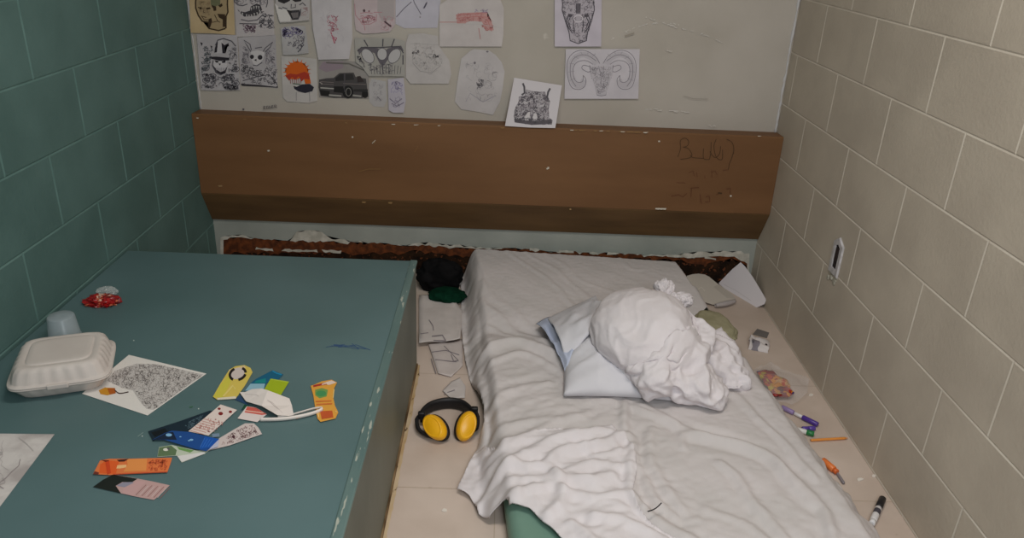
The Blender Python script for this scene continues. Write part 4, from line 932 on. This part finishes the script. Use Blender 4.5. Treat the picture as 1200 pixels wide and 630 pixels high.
# 13 winged heart
p = draw([(415.5, 44.5), (417, 73), (424, 78), (432, 89), (474.5, 89.5), (474.5, 48), (461, 44.5)], (176, 172, 166))
w_ = M((84, 80, 86)); p.fill(k2([(310, 260), (350, 245), (420, 255), (440, 290), (470, 255), (540, 240), (555, 270), (530, 260), (480, 300), (450, 345), (430, 340), (400, 280), (340, 260), (320, 290)]), M((104, 98, 104)))
for x, y, rx, ry, ro in [(365, 295, 42, 28, 55), (505, 295, 42, 28, -55), (440, 285, 26, 32, 0)]: p.fill(k2(ell(x, y, rx, ry, 18, rot=ro)), M((188, 184, 184))); p.lines([k2(ell(x, y, rx, ry, 18, rot=ro))], w_, .8)
p.lines([k2([(345, 210), (365, 245)]), k2([(445, 205), (443, 245)]), k2([(505, 205), (490, 245)]), k2([(310, 270), (330, 250), (430, 250), (530, 245), (553, 280)]), k2([(440, 330), (445, 390)]), k2([(550, 290), (550, 340)])], w_, 1.3); p.lines([k2([(380+i*16, 335+abs(i-5)*3), (385+i*15, 390)]) for i in range(11)], w_, .7); p.lines(scrib(k2([(360, 330), (530, 330), (530, 395), (380, 395)]), 40, 2.2, 19), M((120, 116, 120)), .6); p.lines(scrib(k2([(300, 290), (330, 300), (370, 390), (330, 340)]), 14, 2, 20), w_, .8)
p.done('drawing', 'grey drawing of a heart with folded wings, right above the two little sheets', 'drawing', DR)
# 14 two eyes
p = draw([(479, 40), (475.5, 51), (475.5, 91), (481, 98), (525.5, 98), (529, 87), (526.5, 71), (514, 53), (513, 42), (496, 39)], (198, 192, 190))
p.line(k2([(590, 230), (740, 236)]), M((176, 170, 168)), .8); p.lines(scrib(k2([(595, 262), (635, 265), (635, 285), (600, 285)]), 12, 1.8, 21), M((110, 104, 108)), .9); p.lines(scrib(k2([(705, 285), (745, 288), (740, 308), (705, 308)]), 12, 1.8, 22), M((100, 96, 100)), .9); p.lines(scrib(k2([(590, 220), (730, 230), (770, 330), (700, 400), (600, 340)]), 46, 4, 23), M((176, 170, 168)), .6); p.lines([k2([(600, 330), (640, 375), (700, 385), (750, 345)]), k2([(620, 250), (600, 300)])], M((160, 154, 152)), .8)
p.done('drawing', 'white sheet with two faint pencil eyes, left of the red gun', 'drawing', DR)
# 15, 16 two little sheets
p = draw([(435.5, 92), (432, 100), (433, 119), (438, 124.5), (450, 125.5), (453, 118), (452, 95.5)], (194, 190, 190)); p.lines(scrib(k2([(390, 430), (450, 440), (440, 540), (395, 530)]), 30, 2.2, 24), M((166, 160, 164)), .6); p.line(k2([(415, 510), (435, 530)]), INKG, 1)
p.done('drawing', 'small scrap with a pale grey doodle, left of the two under the winged heart', 'drawing', DR)
p = draw([(454.5, 93), (455.5, 129), (461, 132), (473, 132), (475.5, 118), (473, 91)], (196, 190, 200)); p.lines(scrib(k2([(485, 430), (550, 430), (550, 500), (485, 490)]), 30, 2.2, 25), M((152, 144, 178)), .6); p.lines([k2([(480, 520), (510, 545), (545, 520)]), k2([(490, 545), (520, 560), (555, 540)])], M((120, 112, 130)), 1.0); p.lines(scrib(k2([(480, 510), (555, 510), (545, 570), (495, 565)]), 18, 2, 26), M((150, 142, 158)), .6)
p.done('drawing', 'small scrap with a violet doodle, right of the two under the winged heart', 'drawing', DR)
# 17 rounded doodle
p = draw([(551, 59.7), (556, 57.5), (573, 59), (581, 64.5), (588, 73), (591.5, 84), (589, 104), (586, 119), (577.5, 134.6), (560, 131), (540.6, 128), (533, 119), (535.5, 100), (538, 84), (540.6, 68.6)], (202, 196, 196))
p.lines(scrib(k3([(225, 365), (265, 365), (265, 400), (235, 415)]), 16, 2, 27), M((96, 92, 98)), .9); p.lines(scrib(k3([(180, 280), (330, 290), (330, 480), (170, 460)]), 50, 4, 28), M((178, 172, 174)), .6); p.line(k3([(180, 470), (200, 430), (260, 470), (320, 440)]), M((150, 146, 160)), .7); p.fill(k3(ell(222, 290, 5, 6, 8)), INKG); p.fill(k3(ell(280, 238, 6, 4, 8)), INKG)
p.done('drawing', 'white sheet torn to a rounded outline with a tiny dark scribble', 'drawing', DR)
# 18 lynx head, hanging out over the brown ledge
tilt_p = WALL.at(630, 95, .004); bot = Plane((0, PF-.006, .69), (0, -1, 0)).at(621, 149)
nn = (Vector((1, 0, 0)).cross((bot-tilt_p).normalized())); nn = nn if nn.y < 0 else -nn; nn.x = 0
LP = Plane(bot, nn)
p = prt(LP, .001, [(602.5, 91), (591.8, 147.5), (620, 149.3), (650.7, 150), (654.5, 126), (658.5, 100)], (212, 206, 210))
ly = M((104, 98, 104)); body = h3([(150, 235), (215, 225), (220, 165), (300, 185), (410, 190), (425, 240), (460, 280), (445, 360), (450, 440), (485, 470), (475, 510), (280, 515), (110, 490), (100, 430), (120, 330), (150, 290)])
p.fill(body, M((150, 143, 148))); p.lines(scrib(body, 330, 2.0, 29), M((92, 86, 94)), .7); p.lines(scrib(body, 150, 2.0, 30), M((196, 190, 194)), .7)
p.fill(h3([(105, 450), (200, 470), (290, 480), (470, 460), (480, 500), (280, 515), (110, 490)]), M((96, 90, 96))); p.fill(h3([(240, 390), (262, 385), (255, 470), (215, 470), (210, 430)]), M((208, 202, 204))); p.fill(h3([(300, 400), (325, 400), (340, 470), (300, 475), (290, 440)]), M((208, 202, 204))); p.fill(h3([(250, 455), (290, 450), (280, 480), (258, 480)]), INK)
p.fill(h3([(200, 280), (240, 290), (240, 312), (200, 305)]), M((190, 184, 188))); p.fill(h3([(355, 320), (400, 310), (395, 335), (355, 345)]), M((190, 184, 188)))
p.lines([h3([(190, 105), (205, 140), (208, 200), (180, 220)]), h3([(460, 155), (440, 190), (430, 240), (440, 265)])], INK, 2.2); p.lines(scrib(h3([(110, 440), (470, 450), (470, 510), (120, 490)]), 60, 2, 31), INK, .7)
p.done('drawing', 'black ink lynx head on white paper hanging over the brown ledge', 'drawing', DR)
# 19 tall ornamental head
p = draw([(650, -32), (650, 54.5), (704.5, 54.5), (705.5, -32)], (208, 200, 210), .004)
body = h2([(88, -60), (90, 60), (110, 120), (135, 190), (140, 240), (190, 258), (235, 245), (250, 190), (275, 120), (288, 50), (285, -60)]); gk = M((104, 98, 106))
p.fill(body, M((184, 176, 184))); p.lines(scrib(body, 170, 2.0, 32), gk, .65)
for s in (1, -1):
    X = lambda pts: h2([(190+s*x, y) for x, y in pts])
    p.lines([X([(55, 80), (70, 120), (60, 160), (35, 195)]), X([(45, 95), (60, 130), (45, 170)]), X([(90, 10), (95, 60), (78, 120), (55, 190), (48, 240), (0, 258)]), X([(12, 20), (10, 80)]), X([(25, 100), (30, 150), (22, 190)])], M((72, 68, 76)), 1.0)
    p.fill(X(ell(48, 92, 14, 10, 12)), M((88, 82, 90))); p.fill(X([(50, 10), (70, 8), (65, 25)]), INKG)
p.fill(h2([(178, 20), (200, 20), (195, 80), (184, 80)]), gk); p.lines([h2(ell(190, 110, 26, 20, 14))], M((214, 206, 212)), 1.2)
p.done('drawing', 'upright drawing of a narrow patterned animal head, above the ram', 'drawing', DR)
# 20 ram
p = draw([(663, 57.5), (661.4, 115.7), (748, 115.7), (749.7, 57.5)], (212, 206, 212), .004)
rk = M((122, 116, 124))
for s in (1, -1):
    X = lambda pts: h2([(327+s*x, y) for x, y in pts])
    p.line(X([(28, 378), (60, 340), (110, 322), (155, 340), (182, 390), (178, 455), (152, 500), (120, 500), (103, 470)]), M((194, 188, 194)), 6.5, True)
    p.lines([X([(10, 375), (40, 330), (100, 298), (160, 308), (198, 355), (203, 430), (180, 510), (135, 528), (100, 510), (92, 470), (108, 445)]), X([(50, 380), (90, 358), (140, 365), (166, 400), (162, 460), (140, 485), (112, 480), (108, 445)]), X([(30, 360), (90, 325), (150, 335), (182, 380), (180, 460), (150, 510)]), X([(65, 395), (105, 385), (115, 405), (80, 425), (60, 415)])], rk, .75, True)
    p.lines([X([(90+70*math.cos(k*.42)-0, 420-100*math.sin(k*.42)), (90+108*math.cos(k*.42), 425-125*math.sin(k*.42))]) for k in range(-1, 6)], M((150, 144, 152)), .5)
    p.lines([X([(70, 385), (62, 430), (30, 540), (25, 562), (0, 566)]), X([(40, 400), (30, 450)]), X([(20, 530), (12, 545)]), X([(45, 430), (68, 425)])], rk, .8)
    p.lines([X([(50, 440+k*12), (66-k*3, 436+k*12)]) for k in range(3)], rk, .6)
p.fill(h2([(262, 390), (392, 390), (392, 440), (352, 560), (302, 560), (265, 440)]), M((196, 190, 196))); p.lines(scrib(h2([(265, 395), (390, 395), (385, 440), (350, 555), (304, 555), (268, 440)]), 80, 2, 34), M((150, 144, 150)), .55); p.lines([h2([(310, 390), (325, 450), (322, 520)]), h2([(340, 390), (335, 460)]), h2([(305, 535), (327, 545), (350, 535)])], rk, .6)
p.done('drawing', 'line drawing of a ram skull with big curled horns on white paper', 'drawing', DR)

# ================================================================== OUTLET IN THE RIGHT WALL
def outlet():
    y, z = 2.405, .468; t = empty('wall_outlet', (XR, y, z)); w, h, d = .037, .062, .006
    b = bmesh.new()
    ro = [(y-w, z-h), (y+w, z-h), (y+w, z+h*.8), (y+w*.1, z+h*1.15), (y-w, z+h*.8)]; ri = [(y-.018, z-.040), (y+.018, z-.040), (y+.018, z+.038), (y, z+.046), (y-.018, z+.038)]
    V = [(XR, a_, b_) for a_, b_ in ro]+[(XR-d, y+(a_-y)*.93, z+(b_-z)*.95) for a_, b_ in ro]+[(XR-d, a_, b_) for a_, b_ in ri]+[(XR-.001, a_, b_) for a_, b_ in ri]
    F = []
    for k in range(5):
        k2_ = (k+1) % 5
        F += [(k, k2_, 5+k2_, 5+k), (5+k, 5+k2_, 10+k2_, 10+k), (10+k, 10+k2_, 15+k2_, 15+k)]
    mesh_obj('plate', V, F, NM('chipped_plate', (176, 172, 172), (200, 196, 198), 60, .5, .4), parent=t)
    op = mesh_obj('opening', [(XR-.0012, a_, b_) for a_, b_ in ri], [(0, 1, 2, 3, 4)], M((40, 30, 30)), parent=t)
    b = bmesh.new(); box_bm(b, (XR-.006, y-.012, z-.012), (XR-.001, y+.010, z+.034), .002); bm_obj('socket', b, M((46, 36, 36)), parent=op)
    R = random.Random(5); b = bmesh.new()
    for k in range(9):
        yy, zz = y+R.uniform(-.03, .03), z-.062-R.uniform(-.012, .026); r = R.uniform(.006, .013)
        q = bmesh.ops.create_icosphere(b, subdivisions=2, radius=1)
        for v in q['verts']: v.co = Vector((XR-.001+v.co.x*.003, yy+v.co.y*r*R.uniform(.85, 1.1), zz+v.co.z*r))
    bm_obj('broken_plaster', b, NM('plaster', (190, 186, 172), (150, 146, 132), 90, .9, .1), True, t)
    tag(t, 'damaged white wall outlet low on the right block wall', 'outlet')
outlet()

# ================================================================== IN THE GAP: EAR MUFFS, PAPERS, CLOTHES
def earmuffs():
    t = empty('ear_muffs', (-.135, 2.0, 0))
    # padded headband: a wide strip standing on the floor, bent into an arch
    L = smoothpts([Vector(p) for p in [(-.214, 2.035, 0), (-.217, 2.065, 0), (-.196, 2.105, 0), (-.160, 2.128, 0), (-.125, 2.133, 0), (-.092, 2.122, 0), (-.066, 2.092, 0), (-.052, 2.055, 0), (-.050, 2.03, 0)]], 6)
    V, F = [], []; n = len(L); prof = [(-.004, .006), (.004, .004), (.006, .012), (.006, .034), (.003, .042), (-.003, .042), (-.006, .034), (-.006, .012)]
    for i, p in enumerate(L):
        tg = (L[min(i+1, n-1)]-L[max(i-1, 0)]).normalized(); nr = Vector((tg.y, -tg.x, 0)); k = .55+.45*math.sin(math.pi*i/(n-1))**.4
        for a_, z in prof: V.append(p+nr*a_*(k+.2)+Vector((0, 0, .023+(z-.023)*k)))
    m = len(prof)
    for i in range(n-1):
        for k in range(m): F.append((i*m+k, i*m+(k+1) % m, (i+1)*m+(k+1) % m, (i+1)*m+k))
    F += [tuple(range(m)), tuple(range(n*m-1, (n-1)*m-1, -1))]
    mesh_obj('headband', V, F, BLK, smooth=True, parent=t)
    def cup_(u, v, z, nrm, upv, rx, ry, inner):
        c = fl(u, v, z); nrm = Vector(nrm).normalized(); up = Vector(upv); up = (up-nrm*up.dot(nrm)).normalized(); rt = up.cross(nrm)
        def ring(prof, name, mat, par=None):
            V, F = [], []; N = 40
            for k, dz in prof: V += [c+rt*math.cos(2*math.pi*i/N)*rx*k+up*math.sin(2*math.pi*i/N)*ry*k+nrm*dz for i in range(N)]
            for r in range(len(prof)-1):
                for i in range(N): F.append((r*N+i, r*N+(i+1) % N, (r+1)*N+(i+1) % N, (r+1)*N+i))
            F.append(tuple(range(N-1, -1, -1))); F.append(tuple(range((len(prof)-1)*N, len(prof)*N)))
            return mesh_obj(name, V, F, mat, smooth=True, parent=par or t)
        ec = ring([(.93, -.006), (1.0, -.002), (1.02, .004), (1.0, .009), (.95, .017), (.84, .023), (.76, .0255), (.72, .0240), (.66, .0245), (.4, .0275), (.05, .0285)], 'ear_cup', YEL)
        ring([(.80, -.024), (.98, -.023), (1.06, -.017), (1.07, -.010), (1.0, -.005), (.9, -.004)], 'cushion', BLK, ec)
        return c, nrm, up, rt
    A = cup_(510.5, 500.5, .038, (-.40, -.70, .60), (-.80, .25, .62), .030, .046, 1)
    Bc = cup_(546, 499, .038, (.34, -.76, .55), (.34, .35, .8), .029, .046, -1)
    for pts in ([(497, 486, .04), (490, 488, .035), (488.5, 494, .03), (491, 503, .022), (499, 509, .018), (507, 511.5, .02)], [(553, 480, .045), (558.5, 484, .04), (560, 492, .034), (558.5, 501, .026), (555, 504, .024)]):
        b = bmesh.new(); tube_bm(b, smoothpts([fl(*p) for p in pts], 6), [.0065 if i > 8 else .0055 for i in range((len(pts)-1)*6+1)], 10); bm_obj('yoke', b, BLK, True, t)
    for u, v, z in ((494, 486, .042), (556, 480.5, .046)):
        k = fl(u, v, z); b = bmesh.new(); box_bm(b, (k.x-.011, k.y-.008, k.z-.013), (k.x+.011, k.y+.008, k.z+.012), .004, 2); bm_obj('slider', b, BLK, True, t)
    tag(t, 'yellow and black ear muffs lying on the floor between bunk and mattress', 'ear muffs')
earmuffs()
def floor_paper(name, label, cat, poly, col, off, amp, marks=None, seed=1, curl=None, group=None):
    """loose paper: a fine grid cut to the outline, gently waved"""
    W = [fl(u, v, off+.002) for u, v in poly]; b = bmesh.new()
    f = b.faces.new([b.verts.new(p) for p in W]); bmesh.ops.triangulate(b, faces=[f]); bmesh.ops.subdivide_edges(b, edges=b.edges[:], cuts=7, use_grid_fill=True)
    bmesh.ops.remove_doubles(b, verts=b.verts[:], dist=.0004)
    for v in b.verts:
        q = v.co.copy(); v.co.z = off+.0012+amp*(.5+.5*mn.noise(Vector((q.x*11+seed, q.y*8, seed))))+amp*.5*max(0, rdg(Vector((q.x*16, q.y*12, seed+4))))
        if curl: v.co.z += curl(q)
    for f in b.faces: f.smooth = True
    o = bm_obj(name, b, col if isinstance(col, bpy.types.Material) else NM(name+'_stock', col, tuple(x-8 for x in col), 20, .85, .15))
    for f in o.data.polygons: f.use_smooth = True
    if sum(f.normal.z for f in o.data.polygons) < 0: o.data.flip_normals()
    md = o.modifiers.new('thickness', 'SOLIDIFY'); md.thickness = .0008
    if marks:
        V, F = [], []
        dg = bpy.context.evaluated_depsgraph_get(); bpy.context.view_layer.update()
        for s, w in marks:
            for (x0, y0), (x1, y1) in zip(s[:-1], s[1:]):
                l = math.hypot(x1-x0, y1-y0) or 1; dx, dy = -(y1-y0)/l*w/2, (x1-x0)/l*w/2; base = len(V)
                for xx, yy in ((x0+dx, y0+dy), (x0-dx, y0-dy), (x1-dx, y1-dy), (x1+dx, y1+dy)):
                    p = fl(xx, yy, off+amp*.6); hit, loc, nr, fi = o.ray_cast(Vector((p.x, p.y, 1)), Vector((0, 0, -1)))
                    V.append((p.x, p.y, (loc.z if hit else p.z)+.0014))
                F.append((base, base+1, base+2, base+3))
        merge(o, mesh_obj('pencil_lines', V, F, M((138, 130, 134))))
    tag(o, label, cat, group); return o
q = cv(440, 280, 2.423)
floor_paper('loose_paper', 'white paper on the floor beside the bunk, in front of the green cloth', 'paper', q([(124, 166), (160, 160), (215, 172), (246, 205), (244, 260), (240, 288), (180, 296), (124, 302)]), (208, 200, 196), .010, .012, [(q([(152, 232), (163, 248), (165, 262)]), .9), (q([(160, 280), (190, 276), (200, 290), (165, 292)]), 1.0), (q([(128, 275), (150, 270)]), .7)], 3)
floor_paper('loose_paper', 'white paper with faint pencil lines, nearer the ear muffs than the other', 'paper', q([(150, 300), (200, 290), (246, 286), (248, 360), (215, 392), (178, 384), (160, 330)]), (206, 196, 192), .001, .006, [(q([(160, 325), (200, 318), (238, 330)]), .7), (q([(170, 345), (230, 350)]), .7), (q([(195, 305), (235, 345)]), .6), (q([(158, 340), (172, 382)]), 1.0), (q([(215, 330), (222, 348), (236, 346)]), .9)], 7)
floor_paper('loose_paper', 'scrap of white paper tucked under the sheet right behind the ear muffs', 'paper', q([(190, 432), (215, 405), (240, 395), (256, 420), (254, 452), (215, 455)]), (206, 198, 194), .001, .006, [(q([(195, 440), (225, 430)]), .8)], 9)
def heap(name, label, cat, u, v, z, dims, mat, seed, sub=5, floor_z=lambda x, y: .002):
    cc = fl(u, v, z)
    def f(n):
        w = n*1.3+Vector((seed, 0, 0)); r = 1+.20*rdg(w)+.10*rdg(w*2.4); p = Vector((n.x*dims[0]*r, n.y*dims[1]*r, n.z*dims[2]*r))
        return Vector((cc.x+p.x, cc.y+p.y, max(floor_z(cc.x+p.x, cc.y+p.y), cc.z+p.z)))
    return tag(crumple_np(name, f, mat, sub), label, cat)
heap('black_cloth', 'heap of black cloth at the back wall between bunk and mattress', 'cloth', 515, 323, .060, (.084, .052, .068), BLKC, 2)
heap('olive_cloth', 'pale olive cloth showing between the shirt and the papers at the mattress head', 'cloth', 838, 383, .110, (.062, .105, .017), NM('olive_cloth', (150, 145, 116), (164, 158, 130), 20, .9, .1), 4, 5, lambda x, y: PTOP(x, y)-.012)
heap('green_cloth', 'folded dark green cloth lying in front of the black heap', 'cloth', 524, 346, .028, (.066, .050, .024), DGREEN, 6)

# ================================================================== RIGHT STRIP OF FLOOR
def plane3(a, b_, c_):
    n = (b_-a).cross(c_-a).normalized(); return Plane(a, n if n.dot(EYE-a) > 0 else -n)
LEAN = plane3(fl(846, 335, .002), fl(890, 361, .002), WALL.at(868, 307, .006))
p = prt(LEAN, .0005, [(868, 307), (873, 312), (882, 324), (891, 339), (898, 351), (896, 356), (887, 360), (872, 355), (855, 343), (841, 331), (850, 322)], (224, 217, 220), .001)
p.lines([[(848, 333), (862, 340), (880, 352)]], M((204, 197, 198)), .7)
p.done('white_paper', 'large white sheet of paper leaning in the back right corner', 'paper')
FOLD = plane3(fl(808, 326, .045), fl(838, 358, .006), fl(862, 352, .004))
p = prt(FOLD, .001, [(805, 323), (812, 321), (823, 320), (831, 324), (842, 333), (858, 344), (862, 350), (848, 353), (836, 357), (820, 352), (811, 342), (806, 332)], (204, 195, 184), .0015)
p.fill([(842, 333), (858, 344), (862, 350), (852, 349), (836, 336)], M((190, 181, 170))); p.lines([[(816, 340), (822, 336), (826, 341)]], M((222, 214, 204)), .9)
p.done('folded_paper', 'pale folded paper with a printed edge lying at the head of the mattress', 'paper')
def roll(name, label, pts, r, col):
    b = bmesh.new(); P = smoothpts([fl(*p) for p in pts], 6); n = len(P)
    ax = (P[-1]-P[0]).normalized(); sd = Vector((-ax.y, ax.x, 0))
    V, F = [], []; m = 18
    for i, p in enumerate(P):
        k = .6+.4*math.sin(math.pi*i/(n-1))
        for j in range(m+1):
            a_ = math.radians(-60+j*430/m); rr = r*k*(1-.28*j/m); V.append(p+sd*math.cos(a_)*rr+Vector((0, 0, r+math.sin(a_)*rr)))
    for i in range(n-1):
        for j in range(m): a_ = i*(m+1)+j; F.append((a_, a_+1, a_+m+2, a_+m+1))
    o = mesh_obj(name, V, F, M(col), smooth=True); md = o.modifiers.new('thickness', 'SOLIDIFY'); md.thickness = .001
    tag(o, label, 'paper')
roll('paper_roll', 'curled printed paper lying before the folded paper at the mattress head', [(838, 361, .003), (850, 359, .003), (861, 356, .003)], .013, (176, 168, 166))
# small printed carton, crushed open
def carton():
    c0 = fl(889, 408); t = empty('crushed_carton', (c0.x, c0.y, 0)); mw = Matrix.Translation(c0) @ Matrix.Rotation(math.radians(-18), 4, 'Z')
    b = bmesh.new(); box_bm(b, (-.037, -.026, .001), (.037, .026, .032)); bmesh.ops.subdivide_edges(b, edges=b.edges[:], cuts=7, use_grid_fill=True)
    for v in b.verts:
        c3 = v.co.copy(); k_ = c3.z/.032
        v.co.y += .016*k_-.010*max(0, rdg(Vector((c3.x*22, c3.y*20, c3.z*20))))*k_; v.co.x += .006*mn.noise(c3*45); v.co.z *= (1-.35*c3.x/.037)*(1-.25*max(0, rdg(Vector((c3.x*18, c3.y*18, 3)))))
        v.co.z = max(v.co.z, .0005)
        v.co = mw @ v.co
    for f in b.faces:
        p = mw.inverted() @ f.calc_center_median(); n_ = mn.noise(p*60+Vector((3, 1, 2)))
        if p.y < .012 and -.030 < p.x < -.004 and p.z > .003: f.material_index = 1 if n_ < .25 else 2
        elif n_ > .42: f.material_index = 3
    bm_obj('box_body', b, [M((214, 206, 204), .5), M((132, 126, 134), .5), M((84, 80, 88), .5), M((60, 50, 52), .5)], parent=t)
    b = bmesh.new(); R = random.Random(6)
    V = [(-.030, .028, .040), (.024, .028, .034), (.030, .048, .050), (-.016, .052, .056)]; b.faces.new([b.verts.new(mw @ Vector(v)) for v in V])
    o = bm_obj('open_flap', b, M((92, 86, 82), .5), parent=t); md = o.modifiers.new('thickness', 'SOLIDIFY'); md.thickness = .0012
    tag(t, 'small crushed white carton with black printed spots on the floor by the right wall', 'carton')
carton()
# clear bag with a bright printed sachet in it
def candybag():
    k = cv(860, 380, 7.0); c0 = fl(905, 453); t = empty('candy_bag', (c0.x, c0.y, 0))
    R = random.Random(21); b = bmesh.new(); poly = k([(180, 400), (240, 385), (310, 395), (380, 440), (440, 480), (460, 530), (495, 570), (450, 605), (370, 605), (320, 590), (280, 530), (240, 480), (210, 440)])
    W = [fl(u, v, .012) for u, v in poly]; f = b.faces.new([b.verts.new(p) for p in W]); bmesh.ops.triangulate(b, faces=[f]); bmesh.ops.subdivide_edges(b, edges=b.edges[:], cuts=6, use_grid_fill=True); bmesh.ops.remove_doubles(b, verts=b.verts[:], dist=.0004)
    for v in b.verts: v.co.z = .010+.014*max(0, rdg(Vector((v.co.x*22, v.co.y*16, 2))))+.006*mn.noise(v.co*50)
    cols = [(150, 24, 16), (176, 44, 14), (214, 140, 20), (130, 20, 16), (60, 36, 110), (190, 164, 30), (90, 14, 14), (196, 74, 20), (150, 24, 16), (220, 170, 110)]
    for f in b.faces:
        p = f.calc_center_median(); x = mn.cell(Vector((p.x*70+.9*mn.noise(p*40), p.y*48+.9*mn.noise(p*37), 1))); f.material_index = int((x*.5+.5)*997) % len(cols); f.smooth = True
    o = bm_obj('printed_sachet', b, [M(c_, .3, .6) for c_ in cols], parent=t); md = o.modifiers.new('thickness', 'SOLIDIFY'); md.thickness = .008; md.offset = -1
    if sum(f.normal.z for f in o.data.polygons) < 0: o.data.flip_normals()
    b = bmesh.new(); poly = k([(150, 380), (300, 310), (380, 360), (500, 410), (620, 430), (600, 570), (480, 650), (330, 640), (190, 560)])
    W = [fl(u, v, .02) for u, v in poly]; f = b.faces.new([b.verts.new(p) for p in W]); bmesh.ops.triangulate(b, faces=[f]); bmesh.ops.subdivide_edges(b, edges=b.edges[:], cuts=7, use_grid_fill=True); bmesh.ops.remove_doubles(b, verts=b.verts[:], dist=.0004)
    for v in b.verts: v.co.z = .034+.014*rdg(Vector((v.co.x*20, v.co.y*14, 6)))+.004*mn.noise(v.co*70)-.022*min(1, (Vector((v.co.x, v.co.y, 0))-Vector((c0.x, c0.y, 0))).length/.09)
    bm_obj('clear_bag', b, film('clear_bag_film', (230, 226, 228), .22, .15), True, t)
    tag(t, 'clear plastic bag with a bright red and yellow candy sachet on the floor', 'bag')
candybag()
def marker(name, label, a_, b_, r, parts, cat='marker'):
    """parts: (name, from, to, radius factor, colour) along the barrel"""
    A, Bv = fl(*a_, r+.001), fl(*b_, r+.001); t = empty(name, A.lerp(Bv, .5)-Vector((0, 0, r)))
    for nm, f0, f1, k, col in parts:
        p0, p1 = A.lerp(Bv, f0), A.lerp(Bv, f1); b = bmesh.new(); e_ = min(.08, .3)
        kk = k if isinstance(k, tuple) else (k, k)
        tube_bm(b, [p0, p0.lerp(p1, .04), p0.lerp(p1, .96), p1], [r*kk[0]*.82, r*kk[0], r*kk[1], r*kk[1]*.82], 16); bm_obj(nm, b, M(col, .35, .5), True, t)
    tag(t, label, cat); return t
PENS = 'pens and markers on the floor'
marker('marker_pen', 'marker with a lilac printed barrel and dark purple cap by the candy bag', (916, 476.5), (958.5, 497.5), .0085, [('barrel', 0, .34, .95, (150, 128, 176)), ('collar', .36, .58, .7, (220, 214, 216)), ('cap', .58, 1, 1.0, (80, 52, 140))])
marker('felt_pen', 'purple felt pen end just behind the green ended marker', (940, 502), (955, 501.5), .0075, [('barrel', 0, .5, .95, (84, 60, 150)), ('cap', .5, 1, 1, (90, 66, 156))], 'pen')
marker('marker_pen', 'white marker with a green end poking out from under the sheet', (934, 503), (954, 508.5), .009, [('barrel', 0, .56, .9, (222, 220, 216)), ('cap', .56, 1, 1, (40, 122, 66))])
marker('pencil', 'orange pencil lying across the floor towards the right wall', (950, 515.5), (993.5, 513), .0042, [('shaft', 0, .93, 1, (226, 146, 66)), ('tip', .93, 1, (1, .25), (206, 140, 90))], 'pencil')
marker('marker_pen', 'orange marker cap end sticking out from under the edge of the sheet', (964, 539), (981, 553), .0105, [('cap', 0, .8, 1, (232, 126, 62)), ('clip_end', .8, 1, .8, (216, 104, 46))])
marker('pen', 'slim grey pen beside the orange cap, mostly under the sheet', (979, 551), (989, 566), .0045, [('barrel', 0, 1, 1, (132, 124, 128))], 'pen')
mk = marker('marker_pen', 'white marker with a black cap standing out alone at the near right', (1021.5, 613.5), (1034.5, 583.5), .0095, [('end_plug', 0, .13, .85, (226, 224, 226)), ('barrel', .13, .62, .95, (216, 212, 212)), ('cap', .62, 1, 1.02, (28, 26, 30))])
b = bmesh.new(); A, Bv = fl(1021.5, 613.5, .0105), fl(1034.5, 583.5, .0105)
tube_bm(b, [A.lerp(Bv, f_) for f_ in (.36, .38, .50, .52)], [.0091, .0092, .0092, .0091], 16, caps=False); bm_obj('label_band', b, M((72, 68, 76)), True, mk)
def chips(name, label, pts, seed):
    b = bmesh.new(); R = random.Random(seed)
    for (u, v, w) in pts:
        n_ = 7; o_ = [fl(u+w*math.cos(k*2*math.pi/n_)*R.uniform(.6, 1.2), v+w*.6*math.sin(k*2*math.pi/n_)*R.uniform(.6, 1.2), .003) for k in range(n_)]
        top = [b.verts.new(p) for p in o_]; bt = [b.verts.new((p.x, p.y, .0006)) for p in o_]; b.faces.new(top)
        for k in range(n_): b.faces.new((top[k], top[(k+1) % n_], bt[(k+1) % n_], bt[k]))
    tag(bm_obj(name, b, M((226, 218, 208), .8)), label, 'paint chip')
chips('paint_flake', 'flat white paint flake on the floor left of the mattress corner', [(521, 597, 4.0)], 1)
chips('paint_flake', 'white paint flake fallen on the floor left of the black capped marker', [(1008, 561, 3.8)], 2)
chips('paint_flake', 'white paint flake lying against the foot of the right wall', [(1024, 557, 3.2)], 3)
chips('paint_flake', 'white paint flake by the right wall opposite the candy bag', [(951, 462, 3.0)], 4)

# ================================================================== LIGHT AND CAMERA
def area(name, loc, tgt, sx, sy, power, col):
    l = bpy.data.lights.new(name, 'AREA'); l.shape = 'RECTANGLE'; l.size, l.size_y = sx, sy; l.energy = power; l.color = col
    o = link(bpy.data.objects.new(name, l)); o.location = loc; o.rotation_euler = (Vector(tgt)-Vector(loc)).to_track_quat('-Z', 'Y').to_euler(); return o
area('ceiling_lamp', (.10, 1.25, 2.41), (.10, 1.45, 0), .9, .35, 17.5, (1, .945, .88))
area('doorway_light', (.42, -.38, 1.80), (.20, 1.6, .2),   .6, .9, 22, (.90, .955, 1.0))
w = bpy.data.worlds.new('corridor'); SC.world = w; w.use_nodes = True
w.node_tree.nodes['Background'].inputs['Color'].default_value = (.9, .95, 1, 1); w.node_tree.nodes['Background'].inputs['Strength'].default_value = .18
cd = bpy.data.cameras.new('camera'); co = link(bpy.data.objects.new('camera', cd)); cd.sensor_width = 36; cd.lens = CAM['f']/1200*36; cd.clip_start = .02
mt = Matrix(((RT.x, UP.x, -FW.x, 0), (RT.y, UP.y, -FW.y, 0), (RT.z, UP.z, -FW.z, CAM['h']), (0, 0, 0, 1))); co.matrix_world = mt
SC.camera = co
vs = SC.view_settings; vs.view_transform = 'Standard'; vs.look = 'None'; vs.gamma = 1; vs.exposure = .13
try: vs.use_curve_mapping = False
except Exception: pass
